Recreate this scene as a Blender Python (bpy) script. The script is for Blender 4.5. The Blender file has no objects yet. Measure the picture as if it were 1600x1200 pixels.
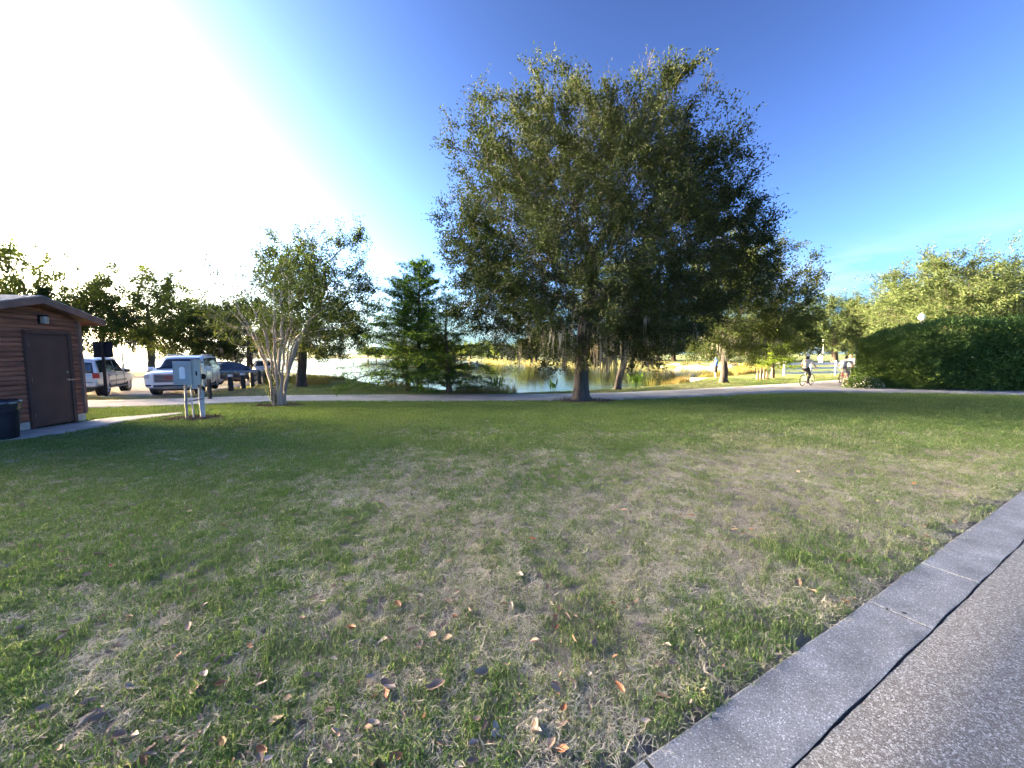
import bpy, bmesh, math, random
import numpy as np
from mathutils import Vector, Matrix, Euler

scene = bpy.context.scene
COL = scene.collection
R = math.radians

# ------------------------------------------------------------------ camera
CAM_H = 1.65
PITCH = R(4.48)
FPX = 600.0                      # focal length in photo pixels (1600 wide)
cam_d = bpy.data.cameras.new('camera')
cam_d.sensor_width = 36.0
cam_d.lens = FPX / 1600.0 * 36.0
cam_d.clip_start = 0.05
cam_d.clip_end = 6000.0
cam = bpy.data.objects.new('camera', cam_d)
cam.location = (0, 0, CAM_H)
cam.rotation_euler = (R(90) - PITCH, 0, 0)
COL.objects.link(cam)
scene.camera = cam

# ------------------------------------------------------------------ sky, sun, exposure
SUN_AZ = R(-74.0)                # clockwise from the view axis (+Y)
SUN_EL = R(10.0)
sun_dir = Vector((math.sin(SUN_AZ) * math.cos(SUN_EL), math.cos(SUN_AZ) * math.cos(SUN_EL), math.sin(SUN_EL)))
world = bpy.data.worlds.new('World')
scene.world = world
world.use_nodes = True
wn = world.node_tree.nodes; wl = world.node_tree.links
wn.clear()
w_out = wn.new('ShaderNodeOutputWorld')
w_bg = wn.new('ShaderNodeBackground')
sky = wn.new('ShaderNodeTexSky')
sky.sky_type = 'NISHITA'
sky.sun_disc = False
sky.sun_elevation = SUN_EL
sky.sun_rotation = SUN_AZ
sky.altitude = 0.0
sky.air_density = 0.82
sky.dust_density = 3.2
sky.ozone_density = 3.0
w_bg.inputs['Strength'].default_value = 0.076
wl.new(sky.outputs['Color'], w_bg.inputs['Color'])
# low banks of small evening clouds all round the horizon
tc = wn.new('ShaderNodeTexCoord')
sep = wn.new('ShaderNodeSeparateXYZ'); wl.new(tc.outputs['Generated'], sep.inputs[0])
mp = wn.new('ShaderNodeMapping'); mp.inputs['Scale'].default_value = (3.0, 3.0, 11.0); mp.inputs['Location'].default_value = (0.6, 1.1, 0.3)
wl.new(tc.outputs['Generated'], mp.inputs['Vector'])
# evening haze: the sky keeps the colour of its lowest few degrees down to the horizon
vclamp = wn.new('ShaderNodeMath'); vclamp.operation = 'SMOOTH_MAX'; vclamp.inputs[1].default_value = 0.075; vclamp.inputs[2].default_value = 0.06
wl.new(sep.outputs['Z'], vclamp.inputs[0])
vcomb = wn.new('ShaderNodeCombineXYZ')
wl.new(sep.outputs['X'], vcomb.inputs['X']); wl.new(sep.outputs['Y'], vcomb.inputs['Y']); wl.new(vclamp.outputs[0], vcomb.inputs['Z'])
vnorm = wn.new('ShaderNodeVectorMath'); vnorm.operation = 'NORMALIZE'
wl.new(vcomb.outputs[0], vnorm.inputs[0]); wl.new(vnorm.outputs[0], sky.inputs['Vector'])
cn = wn.new('ShaderNodeTexNoise'); cn.inputs['Scale'].default_value = 1.5; cn.inputs['Detail'].default_value = 7.0; cn.inputs['Roughness'].default_value = 0.55
wl.new(mp.outputs[0], cn.inputs['Vector'])
cr = wn.new('ShaderNodeMapRange'); cr.inputs['From Min'].default_value = 0.49; cr.inputs['From Max'].default_value = 0.62
wl.new(cn.outputs['Fac'], cr.inputs['Value'])
hr = wn.new('ShaderNodeMapRange'); hr.interpolation_type = 'SMOOTHSTEP'
hr.inputs['From Min'].default_value = 0.25; hr.inputs['From Max'].default_value = 0.12
wl.new(sep.outputs['Z'], hr.inputs['Value'])
cm = wn.new('ShaderNodeMath'); cm.operation = 'MULTIPLY'
wl.new(cr.outputs[0], cm.inputs[0]); wl.new(hr.outputs[0], cm.inputs[1])
cm2 = wn.new('ShaderNodeMath'); cm2.operation = 'MULTIPLY'; cm2.inputs[1].default_value = 0.75
wl.new(cm.outputs[0], cm2.inputs[0])
cmix = wn.new('ShaderNodeMix'); cmix.data_type = 'RGBA'; cmix.blend_type = 'ADD'
wl.new(cm2.outputs[0], cmix.inputs['Factor'])
sg = wn.new('ShaderNodeGamma'); sg.inputs['Gamma'].default_value = 2.1
wl.new(sky.outputs['Color'], sg.inputs['Color'])
hs_ = wn.new('ShaderNodeHueSaturation'); hs_.inputs['Hue'].default_value = 0.496; hs_.inputs['Saturation'].default_value = 0.90
wl.new(sg.outputs[0], hs_.inputs['Color'])
wl.new(hs_.outputs[0], cmix.inputs[6])
cmix.inputs[7].default_value = (1.5, 0.95, 0.8, 1)
wl.new(cmix.outputs[2], w_bg.inputs['Color'])
wl.new(w_bg.outputs[0], w_out.inputs['Surface'])

sl = bpy.data.lights.new('sun', 'SUN')
sl.energy = 2.0
sl.angle = R(0.53)
sl.color = (1.0, 0.80, 0.58)
sun = bpy.data.objects.new('sun', sl)
sun.rotation_euler = sun_dir.to_track_quat('Z', 'Y').to_euler()
sun.location = (-60, 20, 30)
COL.objects.link(sun)

scene.render.resolution_x = 1024
scene.render.resolution_y = 768
scene.view_settings.view_transform = 'Standard'
scene.view_settings.look = 'None'
scene.view_settings.gamma = 1.0
scene.view_settings.use_curve_mapping = False
scene.view_settings.exposure = 1.95
scene.view_settings.use_white_balance = True
scene.view_settings.white_balance_temperature = 6700

# ------------------------------------------------------------------ helpers
rng = np.random.default_rng(7)
rnd = random.Random(11)

def tag(o, label=None, cat=None, group=None, kind=None):
    if label: o['label'] = label
    if cat: o['category'] = cat
    if group: o['group'] = group
    if kind: o['kind'] = kind
    return o

def link(o, parent=None):
    COL.objects.link(o)
    if parent is not None:
        o.parent = parent
    return o

def empty(name, loc=(0, 0, 0), rz=0.0):
    o = bpy.data.objects.new(name, None)
    o.empty_display_size = 0.2
    o.location = loc
    o.rotation_euler = (0, 0, rz)
    COL.objects.link(o)
    return o

def mesh_np(name, verts, faces, mats=None, smooth=False, mat_idx=None):
    """verts (N,3); faces (M,3|4) array or list of polygons"""
    me = bpy.data.meshes.new(name)
    verts = np.asarray(verts, dtype=np.float32)
    if isinstance(faces, np.ndarray):
        k = faces.shape[1]
        n = len(faces)
        me.vertices.add(len(verts)); me.vertices.foreach_set('co', verts.ravel())
        me.loops.add(n * k); me.loops.foreach_set('vertex_index', faces.astype(np.int32).ravel())
        me.polygons.add(n)
        me.polygons.foreach_set('loop_start', np.arange(0, n * k, k, dtype=np.int32))
        me.polygons.foreach_set('loop_total', np.full(n, k, dtype=np.int32))
    else:
        me.from_pydata([tuple(map(float, v)) for v in verts], [], [tuple(int(i) for i in f) for f in faces])
    if mats:
        for m in (mats if isinstance(mats, (list, tuple)) else [mats]):
            me.materials.append(m)
    if mat_idx is not None:
        me.polygons.foreach_set('material_index', np.asarray(mat_idx, dtype=np.int32))
    me.update(calc_edges=True)
    if smooth:
        me.polygons.foreach_set('use_smooth', np.ones(len(me.polygons), dtype=bool))
    return me

def obj_np(name, verts, faces, mats=None, parent=None, smooth=False, **kw):
    o = bpy.data.objects.new(name, mesh_np(name, verts, faces, mats, smooth, **kw))
    return link(o, parent)

class MB:
    """collects simple shapes into one bmesh"""
    def __init__(s): s.bm = bmesh.new()
    def box(s, c, size, rot=None, bevel=0.0):
        m = Matrix.Translation(c) @ (rot.to_4x4() if rot is not None else Matrix.Identity(4)) @ Matrix.Diagonal((size[0], size[1], size[2], 1))
        r = bmesh.ops.create_cube(s.bm, size=1.0, matrix=m)
        if bevel:
            es = list({e for v in r['verts'] for e in v.link_edges})
            bmesh.ops.bevel(s.bm, geom=es, offset=bevel, segments=2, profile=0.5, affect='EDGES')
        return s
    def tube(s, a, b, r1, r2=None, seg=10, caps=True):
        a = Vector(a); b = Vector(b); r2 = r1 if r2 is None else r2
        d = b - a
        q = d.to_track_quat('Z', 'Y').to_matrix().to_4x4()
        bmesh.ops.create_cone(s.bm, cap_ends=caps, segments=seg, radius1=r1, radius2=max(r2, 1e-4), depth=d.length,
                              matrix=Matrix.Translation((a + b) / 2) @ q)
        return s
    def sphere(s, c, r, scale=(1, 1, 1), u=12, v=8, rot=None):
        m = Matrix.Translation(c) @ (rot.to_4x4() if rot is not None else Matrix.Identity(4)) @ Matrix.Diagonal((scale[0], scale[1], scale[2], 1))
        bmesh.ops.create_uvsphere(s.bm, u_segments=u, v_segments=v, radius=r, matrix=m)
        return s
    def path(s, pts, r, seg=8):
        for a, b in zip(pts[:-1], pts[1:]):
            s.tube(a, b, r, r, seg)
        for p in pts[1:-1]:
            s.sphere(p, r, u=seg, v=6)
        return s
    def poly(s, pts, thick=None, direction=None):
        vs = [s.bm.verts.new(p) for p in pts]
        f = s.bm.faces.new(vs)
        if thick:
            r = bmesh.ops.extrude_face_region(s.bm, geom=[f])
            nv = [g for g in r['geom'] if isinstance(g, bmesh.types.BMVert)]
            f.normal_update()
            d = Vector(direction) if direction is not None else f.normal.copy()
            bmesh.ops.translate(s.bm, verts=nv, vec=d * thick)
        return s
    def torus(s, c, axis, Rr, r, seg=28, sseg=8):
        q = Vector(axis).to_track_quat('Z', 'Y').to_matrix()
        rings = []
        for i in range(seg):
            a = 2 * math.pi * i / seg
            ring = []
            for j in range(sseg):
                b = 2 * math.pi * j / sseg
                p = Vector(((Rr + r * math.cos(b)) * math.cos(a), (Rr + r * math.cos(b)) * math.sin(a), r * math.sin(b)))
                ring.append(s.bm.verts.new(Vector(c) + q @ p))
            rings.append(ring)
        for i in range(seg):
            for j in range(sseg):
                s.bm.faces.new((rings[i][j], rings[(i + 1) % seg][j], rings[(i + 1) % seg][(j + 1) % sseg], rings[i][(j + 1) % sseg]))
        return s
    def mesh(s, name, mats=None, smooth=False):
        bmesh.ops.recalc_face_normals(s.bm, faces=s.bm.faces[:])
        me = bpy.data.meshes.new(name)
        s.bm.to_mesh(me); s.bm.free()
        if mats:
            for m in (mats if isinstance(mats, (list, tuple)) else [mats]): me.materials.append(m)
        if smooth:
            me.polygons.foreach_set('use_smooth', np.ones(len(me.polygons), dtype=bool))
            try: me.set_sharp_from_angle(angle=R(40))
            except Exception: pass
        return me
    def build(s, name, mats=None, parent=None, smooth=False):
        return link(bpy.data.objects.new(name, s.mesh(name, mats, smooth)), parent)

def bake(o):
    """replace an object's modifiers by their result"""
    dg = bpy.context.evaluated_depsgraph_get()
    dg.update()
    ev = o.evaluated_get(dg)
    me = bpy.data.meshes.new_from_object(ev)
    mats = [m for m in o.data.materials]
    o.modifiers.clear()
    old = o.data
    o.data = me
    if not me.materials:
        for m in mats: me.materials.append(m)
    bpy.data.meshes.remove(old)
    return o

# ---- numpy value noise
def vnoise(x, y, scale, seed):
    g = np.random.default_rng(seed).random((257, 257))
    x = np.asarray(x) / scale; y = np.asarray(y) / scale
    xi = np.floor(x).astype(int); yi = np.floor(y).astype(int)
    fx = x - xi; fy = y - yi
    fx = fx * fx * (3 - 2 * fx); fy = fy * fy * (3 - 2 * fy)
    x0 = xi % 256; y0 = yi % 256
    a = g[y0, x0]; b = g[y0, x0 + 1]; c = g[y0 + 1, x0]; d = g[y0 + 1, x0 + 1]
    return (a * (1 - fx) + b * fx) * (1 - fy) + (c * (1 - fx) + d * fx) * fy

def fbm(x, y, scale, seed, oct=3):
    s = 0; a = 1.0; t = 0
    for k in range(oct):
        s = s + a * vnoise(x, y, scale / 2 ** k, seed + k * 17); t += a; a *= 0.55
    return s / t

def ss(a, b, x):
    t = np.clip((np.asarray(x, dtype=float) - a) / (b - a), 0, 1)
    return t * t * (3 - 2 * t)

# ------------------------------------------------------------------ materials
def nodes_of(m):
    m.use_nodes = True
    return m.node_tree.nodes, m.node_tree.links

def pmat(name, col, rough=0.7, var=0.12, vscale=6.0, bump=0.0, bscale=60.0, metal=0.0, spec=0.5, col2=None, detail=4.0, coat=0.0, stretch=None):
    """principled material with noise variation of colour and fine relief"""
    m = bpy.data.materials.new(name)
    n, l = nodes_of(m)
    bs = n['Principled BSDF']
    bs.inputs['Roughness'].default_value = rough
    bs.inputs['Metallic'].default_value = metal
    bs.inputs['Specular IOR Level'].default_value = spec
    if coat: bs.inputs['Coat Weight'].default_value = coat; bs.inputs['Coat Roughness'].default_value = 0.06
    tcn = n.new('ShaderNodeTexCoord')
    src = tcn.outputs['Object']
    if stretch:
        mpn = n.new('ShaderNodeMapping'); mpn.inputs['Scale'].default_value = stretch
        l.new(src, mpn.inputs['Vector']); src = mpn.outputs[0]
    no = n.new('ShaderNodeTexNoise'); no.inputs['Scale'].default_value = vscale; no.inputs['Detail'].default_value = detail
    l.new(src, no.inputs['Vector'])
    rp = n.new('ShaderNodeValToRGB')
    c2 = col2 if col2 else tuple(c * (1 - 2.2 * var) for c in col)
    c1 = tuple(min(1, c * (1 + var)) for c in col)
    rp.color_ramp.elements[0].position = 0.32; rp.color_ramp.elements[0].color = (*c2, 1)
    rp.color_ramp.elements[1].position = 0.68; rp.color_ramp.elements[1].color = (*c1, 1)
    l.new(no.outputs['Fac'], rp.inputs['Fac'])
    l.new(rp.outputs['Color'], bs.inputs['Base Color'])
    if bump:
        nb = n.new('ShaderNodeTexNoise'); nb.inputs['Scale'].default_value = bscale; nb.inputs['Detail'].default_value = 5.0
        l.new(src, nb.inputs['Vector'])
        bp = n.new('ShaderNodeBump'); bp.inputs['Strength'].default_value = bump; bp.inputs['Distance'].default_value = 0.02
        l.new(nb.outputs['Fac'], bp.inputs['Height']); l.new(bp.outputs[0], bs.inputs['Normal'])
    return m

def leafmat(name, c_dark, c_light, trans=0.35, tcol=None, rough=0.8, instancer=None, dry=None):
    """leaf: colour varies from leaf to leaf and in clumps; some light passes through"""
    m = bpy.data.materials.new(name)
    n, l = nodes_of(m)
    bs = n['Principled BSDF']; out = n['Material Output']
    bs.inputs['Roughness'].default_value = rough
    bs.inputs['Specular IOR Level'].default_value = 0.12
    geo = n.new('ShaderNodeNewGeometry')
    no = n.new('ShaderNodeTexNoise'); no.inputs['Scale'].default_value = 0.9; no.inputs['Detail'].default_value = 2.0
    l.new(geo.outputs['Position'], no.inputs['Vector'])
    ad = n.new('ShaderNodeMath'); ad.operation = 'MULTIPLY_ADD'; ad.inputs[1].default_value = 0.6
    l.new(geo.outputs['Random Per Island'], ad.inputs[0])
    sb = n.new('ShaderNodeMath'); sb.operation = 'SUBTRACT'; sb.inputs[1].default_value = 0.3
    l.new(no.outputs['Fac'], sb.inputs[0]); l.new(sb.outputs[0], ad.inputs[2])
    mx = n.new('ShaderNodeMix'); mx.data_type = 'RGBA'
    mx.inputs[6].default_value = (*c_dark, 1); mx.inputs[7].default_value = (*c_light, 1)
    l.new(ad.outputs[0], mx.inputs['Factor'])
    colout = mx.outputs[2]
    if dry is not None:
        at = n.new('ShaderNodeAttribute'); at.attribute_type = 'INSTANCER'; at.attribute_name = 'dry'
        m2 = n.new('ShaderNodeMix'); m2.data_type = 'RGBA'
        ra = n.new('ShaderNodeMath'); ra.operation = 'ADD'
        rb = n.new('ShaderNodeMath'); rb.operation = 'MULTIPLY_ADD'; rb.inputs[1].default_value = 0.7; rb.inputs[2].default_value = -0.35
        l.new(geo.outputs['Random Per Island'], rb.inputs[0])
        l.new(at.outputs['Fac'], ra.inputs[0]); l.new(rb.outputs[0], ra.inputs[1]); ra.use_clamp = True
        l.new(ra.outputs[0], m2.inputs['Factor'])
        l.new(colout, m2.inputs[6]); m2.inputs[7].default_value = (*dry, 1)
        colout = m2.outputs[2]
    l.new(colout, bs.inputs['Base Color'])
    tr = n.new('ShaderNodeBsdfTranslucent')
    tm = n.new('ShaderNodeMix'); tm.data_type = 'RGBA'; tm.blend_type = 'MULTIPLY'; tm.inputs['Factor'].default_value = 1.0
    l.new(colout, tm.inputs[6]); tm.inputs[7].default_value = (*(tcol or (1.25, 1.4, 0.65)), 1)
    l.new(tm.outputs[2], tr.inputs['Color'])
    ms = n.new('ShaderNodeMixShader'); ms.inputs['Fac'].default_value = trans
    l.new(bs.outputs[0], ms.inputs[1]); l.new(tr.outputs[0], ms.inputs[2])
    l.new(ms.outputs[0], out.inputs['Surface'])
    return m
# ------------------------------------------------------------------ terrain
KERB0 = np.array([0.475, 1.41]); KE = np.array([0.8772, 0.4801]); KN = np.array([-0.4801, 0.8772])
KERB_W = 0.31
WATER_Z = -0.90
LAKE = np.array([(-120, 66), (-80, 60), (-60, 58), (-40, 52), (-24, 45), (-16, 37.5), (-10, 29.5), (-5, 24), (0, 21.8), (3.5, 23.2), (8, 25.2),
                 (11.5, 27.5), (14.2, 31.2), (20, 37), (28, 45), (34, 56), (36, 68), (25, 80), (12, 92), (-4, 112), (-30, 190), (-90, 240), (-200, 250), (-200, 90)], float)

def kv(x, y):
    return (np.asarray(x) - KERB0[0]) * KN[0] + (np.asarray(y) - KERB0[1]) * KN[1]

def lake_sd(x, y):
    """signed distance to the shoreline, positive over water"""
    x = np.asarray(x, float); y = np.asarray(y, float)
    d = np.full(x.shape, 1e9); inside = np.zeros(x.shape, bool)
    n = len(LAKE)
    for i in range(n):
        ax, ay = LAKE[i]; bx, by = LAKE[(i + 1) % n]
        dx, dy = bx - ax, by - ay
        t = np.clip(((x - ax) * dx + (y - ay) * dy) / (dx * dx + dy * dy), 0, 1)
        d = np.minimum(d, np.hypot(x - ax - t * dx, y - ay - t * dy))
        c = ((ay > y) != (by > y)) & (x < (bx - ax) * (y - ay) / (by - ay + 1e-12) + ax)
        inside ^= c
    d = d + 0.8 * (fbm(x, y, 7.0, 91) - 0.5)
    return np.where(inside, d, -d)

def T(x, y):
    x = np.asarray(x, float); y = np.asarray(y, float)
    base = -(0.35 - 0.15 * ss(5, 15, x)) * ss(8, 17, y)
    base = base + 0.03 * (fbm(x, y, 1.7, 5) - 0.5) * (1 - ss(5, 8, y)) * ss(0.0, 0.5, kv(x, y))
    sd = lake_sd(x, y)
    z = base + (-1.7 - base) * ss(-2.6, 3.2, sd)
    far = np.hypot(x, y)
    z = z + 1.2 * ss(160, 500, far) * fbm(x, y, 90.0, 3)
    v = kv(x, y)
    z = np.where((v < -0.001) & (v > -8.0), -0.085, z)
    return z

def T1(x, y):
    return float(T(np.array([x]), np.array([y]))[0])

_c, _s = math.cos(PITCH), math.sin(PITCH)
def G(px, py, z=None):
    """photo pixel -> the ground point it shows"""
    u = (px - 800) / FPX; v = -(py - 600) / FPX
    d = (u, _c + v * _s, -_s + v * _c)
    zz = 0.0 if z is None else z
    for k in range(30):
        t = (zz - CAM_H) / d[2]
        x, y = d[0] * t, d[1] * t
        if z is not None: break
        base = -(0.35 - 0.15 * float(ss(5, 15, x))) * float(ss(8, 17, y))
        zz = 0.5 * zz + 0.5 * base
    return (x, y, zz)

def at(px, py, y):
    """photo pixel -> point at depth y metres"""
    u = (px - 800) / FPX; v = -(py - 600) / FPX
    t = y / (_c + v * _s)
    return (u * t, y, CAM_H + t * (-_s + v * _c))

# ---- ground material
def ground_material():
    m = bpy.data.materials.new('lawn_soil')
    n, l = nodes_of(m); bs = n['Principled BSDF']
    bs.inputs['Roughness'].default_value = 0.95; bs.inputs['Specular IOR Level'].default_value = 0.15
    geo = n.new('ShaderNodeNewGeometry')
    def noise(scale, detail=4, rough=0.6):
        q = n.new('ShaderNodeTexNoise'); q.inputs['Scale'].default_value = scale; q.inputs['Detail'].default_value = detail
        q.inputs['Roughness'].default_value = rough
        l.new(geo.outputs['Position'], q.inputs['Vector']); return q
    def mix(fac, a, b):
        q = n.new('ShaderNodeMix'); q.data_type = 'RGBA'
        l.new(fac, q.inputs['Factor'])
        for i, v in ((6, a), (7, b)):
            if isinstance(v, tuple): q.inputs[i].default_value = (*v, 1)
            else: l.new(v, q.inputs[i])
        return q.outputs[2]
    def rng_(src, a, b):
        q = n.new('ShaderNodeMapRange'); q.inputs['From Min'].default_value = a; q.inputs['From Max'].default_value = b
        l.new(src, q.inputs['Value']); return q.outputs[0]
    n1 = noise(38, 6, 0.7); n2 = noise(3.2, 4); n3 = noise(160, 3, 0.7)
    soil = mix(rng_(n1.outputs['Fac'], 0.35, 0.65), (0.10, 0.088, 0.08), (0.21, 0.185, 0.165))
    thatch = mix(rng_(n3.outputs['Fac'], 0.35, 0.68), (0.13, 0.11, 0.08), (0.32, 0.28, 0.20))
    low = mix(rng_(n2.outputs['Fac'], 0.38, 0.58), soil, thatch)
    green = mix(rng_(n3.outputs['Fac'], 0.3, 0.7), (0.045, 0.10, 0.018), (0.105, 0.18, 0.036))
    at_ = n.new('ShaderNodeAttribute'); at_.attribute_name = 'green'
    at2 = n.new('ShaderNodeAttribute'); at2.attribute_name = 'gold'
    g = mix(at_.outputs['Fac'], low, green)
    gold = mix(rng_(n2.outputs['Fac'], 0.3, 0.7), (0.06, 0.07, 0.024), (0.13, 0.12, 0.05))
    g2 = mix(at2.outputs['Fac'], g, gold)
    l.new(g2, bs.inputs['Base Color'])
    bp = n.new('ShaderNodeBump'); bp.inputs['Strength'].default_value = 0.8; bp.inputs['Distance'].default_value = 0.03
    l.new(n1.outputs['Fac'], bp.inputs['Height']); l.new(bp.outputs[0], bs.inputs['Normal'])
    return m

def dryness(x, y):
    """how worn the lawn is, 0 lush .. 1 dead"""
    x = np.asarray(x, float); y = np.asarray(y, float)
    g1 = np.exp(-(((x - 2.8) / 3.0) ** 2 + ((y - 4.4) / 2.6) ** 2))
    g2 = np.exp(-(((x - 6.5) / 3.0) ** 2 + ((y - 7.5) / 3.0) ** 2)) * 0.55
    g3 = np.exp(-(((x + 0.6) / 1.6) ** 2 + ((y - 2.4) / 1.5) ** 2)) * 0.45
    g4 = np.exp(-(((x + 1.6) / 1.6) ** 2 + ((y - 4.5) / 0.9) ** 2)) * 0.5
    n = fbm(x, y, 1.5, 21, 4) - 0.5
    n2 = fbm(x, y, 0.45, 55, 2) - 0.5
    lush = 0.34 * np.exp(-(((x + 5.0) / 4.0) ** 2 + ((y - 5.5) / 3.4) ** 2))
    d = 0.19 + 0.40 * g1 + g2 * 0.6 + g3 * 0.5 + g4 * 0.5 + 0.62 * n + 0.55 * n2 - lush - 0.24 * ss(5.5, 10.0, y)
    return np.clip(d, 0, 1)

def make_ground():
    a = 8.0
    u = np.linspace(0, 1, 165)
    vp = a * np.sinh(6.62 * u); vp = vp / vp[-1] * 3000.0
    vn = np.concatenate([[-0.002, -0.35, -2, -5, -7.99, -8.05, -10], -10 - 40 * np.sinh(4.0 * np.linspace(0.05, 1, 14))])
    vs = np.concatenate([vn[::-1], vp])
    uw = np.linspace(-1, 1, 301)
    ws = 8.0 * np.sinh(6.62 * uw); ws = ws / ws[-1] * 3000.0
    V, W = np.meshgrid(vs, ws, indexing='ij')
    X = KERB0[0] + KN[0] * V + KE[0] * W
    Y = KERB0[1] + KN[1] * V + KE[1] * W
    Z = T(X, Y)
    nv, nw = V.shape
    verts = np.stack([X, Y, Z], -1).reshape(-1, 3)
    i = np.arange(nv * nw).reshape(nv, nw)
    f = np.stack([i[:-1, :-1], i[:-1, 1:], i[1:, 1:], i[1:, :-1]], -1).reshape(-1, 4)
    f = f[:, ::-1]
    me = mesh_np('ground', verts, f, ground_material(), smooth=True)
    me.flip_normals() if me.polygons[len(me.polygons) // 2].normal.z < 0 else None
    x, y = verts[:, 0], verts[:, 1]
    green = ss(5.5, 11.0, y) * 0.75 * (1 - 0.8 * dryness(x, y))
    # worn strip between the footpath and the parking lot
    strip = ((x < -12) & (y > 12) & (y < 19)).astype(float)
    green = green * (1 - 0.5 * strip)
    gold = ss(24, 40, y) * (0.15 + 0.35 * ss(0.4, 0.65, fbm(x, y, 12, 8)))
    green = np.where(y > 30, np.maximum(green, 0.75), green)
    sd = lake_sd(x, y)
    gold = np.maximum(gold, ss(-6.0, -1.5, sd) * (y > 19) * 0.7)
    for nm, arr in (('green', green), ('gold', gold)):
        at_ = me.attributes.new(nm, 'FLOAT', 'POINT'); at_.data.foreach_set('value', arr.astype(np.float32))
    o = link(bpy.data.objects.new('ground', me)); tag(o, kind='structure')
    return o
make_ground()

# ---- strips draped over the terrain
def resample(p, n):
    p = np.asarray(p, float)
    d = np.concatenate([[0], np.cumsum(np.linalg.norm(np.diff(p, axis=0), axis=1))])
    t = np.linspace(0, d[-1], n)
    # smooth through the points
    out = np.stack([np.interp(t, d, p[:, k]) for k in range(p.shape[1])], -1)
    for _ in range(max(1, n // 24)):
        out[1:-1] = 0.25 * out[:-2] + 0.5 * out[1:-1] + 0.25 * out[2:]
    return out

def strip(name, near, far, lift, mat, n=60, m=6, skirt=0.10, z=None):
    a = resample(near, n); b = resample(far, n)
    t = np.linspace(0, 1, m + 1)[None, :, None]
    g = a[:, None, :] * (1 - t) + b[:, None, :] * t
    X, Y = g[..., 0], g[..., 1]
    Z = (T(X, Y) if z is None else np.full(X.shape, z)) + lift
    verts = np.stack([X, Y, Z], -1).reshape(-1, 3)
    i = np.arange(n * (m + 1)).reshape(n, m + 1)
    f = np.stack([i[:-1, :-1], i[1:, :-1], i[1:, 1:], i[:-1, 1:]], -1).reshape(-1, 4)
    # skirt down into the ground
    rim = np.concatenate([i[:, 0], i[-1, 1:], i[:-1, -1][::-1], i[0, 1:-1][::-1]])
    low = verts[rim].copy(); low[:, 2] -= skirt
    k0 = len(verts); r2 = np.arange(len(rim)) + k0
    sk = np.stack([rim, np.roll(rim, -1), np.roll(r2, -1), r2], -1)
    me = mesh_np(name, np.concatenate([verts, low]), np.concatenate([f, sk]), mat)
    bm = bmesh.new(); bm.from_mesh(me); bmesh.ops.recalc_face_normals(bm, faces=bm.faces[:])
    up = sum(fc.normal.z for fc in bm.faces)
    if up < 0: bmesh.ops.reverse_faces(bm, faces=bm.faces[:])
    bm.to_mesh(me); bm.free()
    return tag(link(bpy.data.objects.new(name, me)), kind='structure')

M_PATH = pmat('path_concrete', (0.30, 0.29, 0.28), 0.85, 0.10, 1.3, bump=0.25, bscale=90, col2=(0.22, 0.215, 0.21))
M_SLAB = pmat('slab_concrete', (0.36, 0.34, 0.31), 0.85, 0.1, 1.7, bump=0.25, bscale=80, col2=(0.22, 0.21, 0.20))
M_LOT = pmat('lot_asphalt', (0.23, 0.225, 0.225), 0.85, 0.08, 1.2, bump=0.4, bscale=120)
M_KERB2 = pmat('pale_kerb_concrete', (0.42, 0.40, 0.37), 0.85, 0.1, 2.0)

def xy(*p): return [G(*q)[:2] for q in p]
pn = [(-60, 10.0), (-30, 11.6)] + xy((128, 640), (425, 627), (620, 627.5), (907, 626.5), (1000, 624), (1150, 618), (1250, 612), (1400, 614), (1600, 618)) + [(30, 15.2), (60, 11.0)]
pf = [(-60, 12.6), (-30, 14.2)] + xy((130, 627), (425, 618.5), (620, 617), (907, 616), (1000, 612.5), (1150, 605), (1245, 601.5), (1350, 604), (1600, 610)) + [(31, 17.5), (61, 13.4)]
strip('footpath', pn, pf, 0.028, M_PATH, n=150, m=5)
bl = xy((1120, 607.5), (1180, 603), (1250, 598.5), (1310, 594)) + [(34, 29.5), (50, 36)]
br = xy((1225, 606), (1290, 605)) + [(20.2, 21.9), (24.5, 24.2), (36, 27.3), (51, 33.4)]
strip('branch_path', bl, br, 0.018, M_PATH, n=50, m=5)
strip('concrete_apron', [G(-60, 705)[:2], G(0, 693)[:2], G(120, 675)[:2], G(200, 659)[:2], G(286, 647.5)[:2]],
      [(-10.35, 5.6), (-10.35, 7.2), (-10.4, 8.6), (-10.5, 9.9), G(284, 645.5)[:2]], 0.03, M_SLAB, n=50, m=6)
strip('parking_lot', [(-31, 17.6), (-15.3, 18.1)], [(-38, 33.0), (-17.9, 30.0)], 0.02, M_LOT, n=40, m=12, z=-0.35)
strip('access_road', [(-90, 46.0), (-34, 43.5)], [(-90, 52.0), (-34, 48.0)], 0.02, M_LOT, n=30, m=6)
strip('far_path', [(24, 62), (75, 66)], [(24, 75), (75, 80)], 0.03, M_PATH, n=20, m=4)

# pale kerb between lot and grass island
kb = MB()
for k in range(5):
    x0 = -38 + k * 4.0; sl_ = (30.0 - 33.0) / 20.1
    kb.box((x0 + 2, 33.12 + (k * 4 + 2) * sl_, -0.31), (4.03, 0.18, 0.2), Euler((0, 0, math.atan(sl_))).to_matrix(), 0.02)
tag(kb.build('lot_kerb', M_KERB2), kind='structure')

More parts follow.
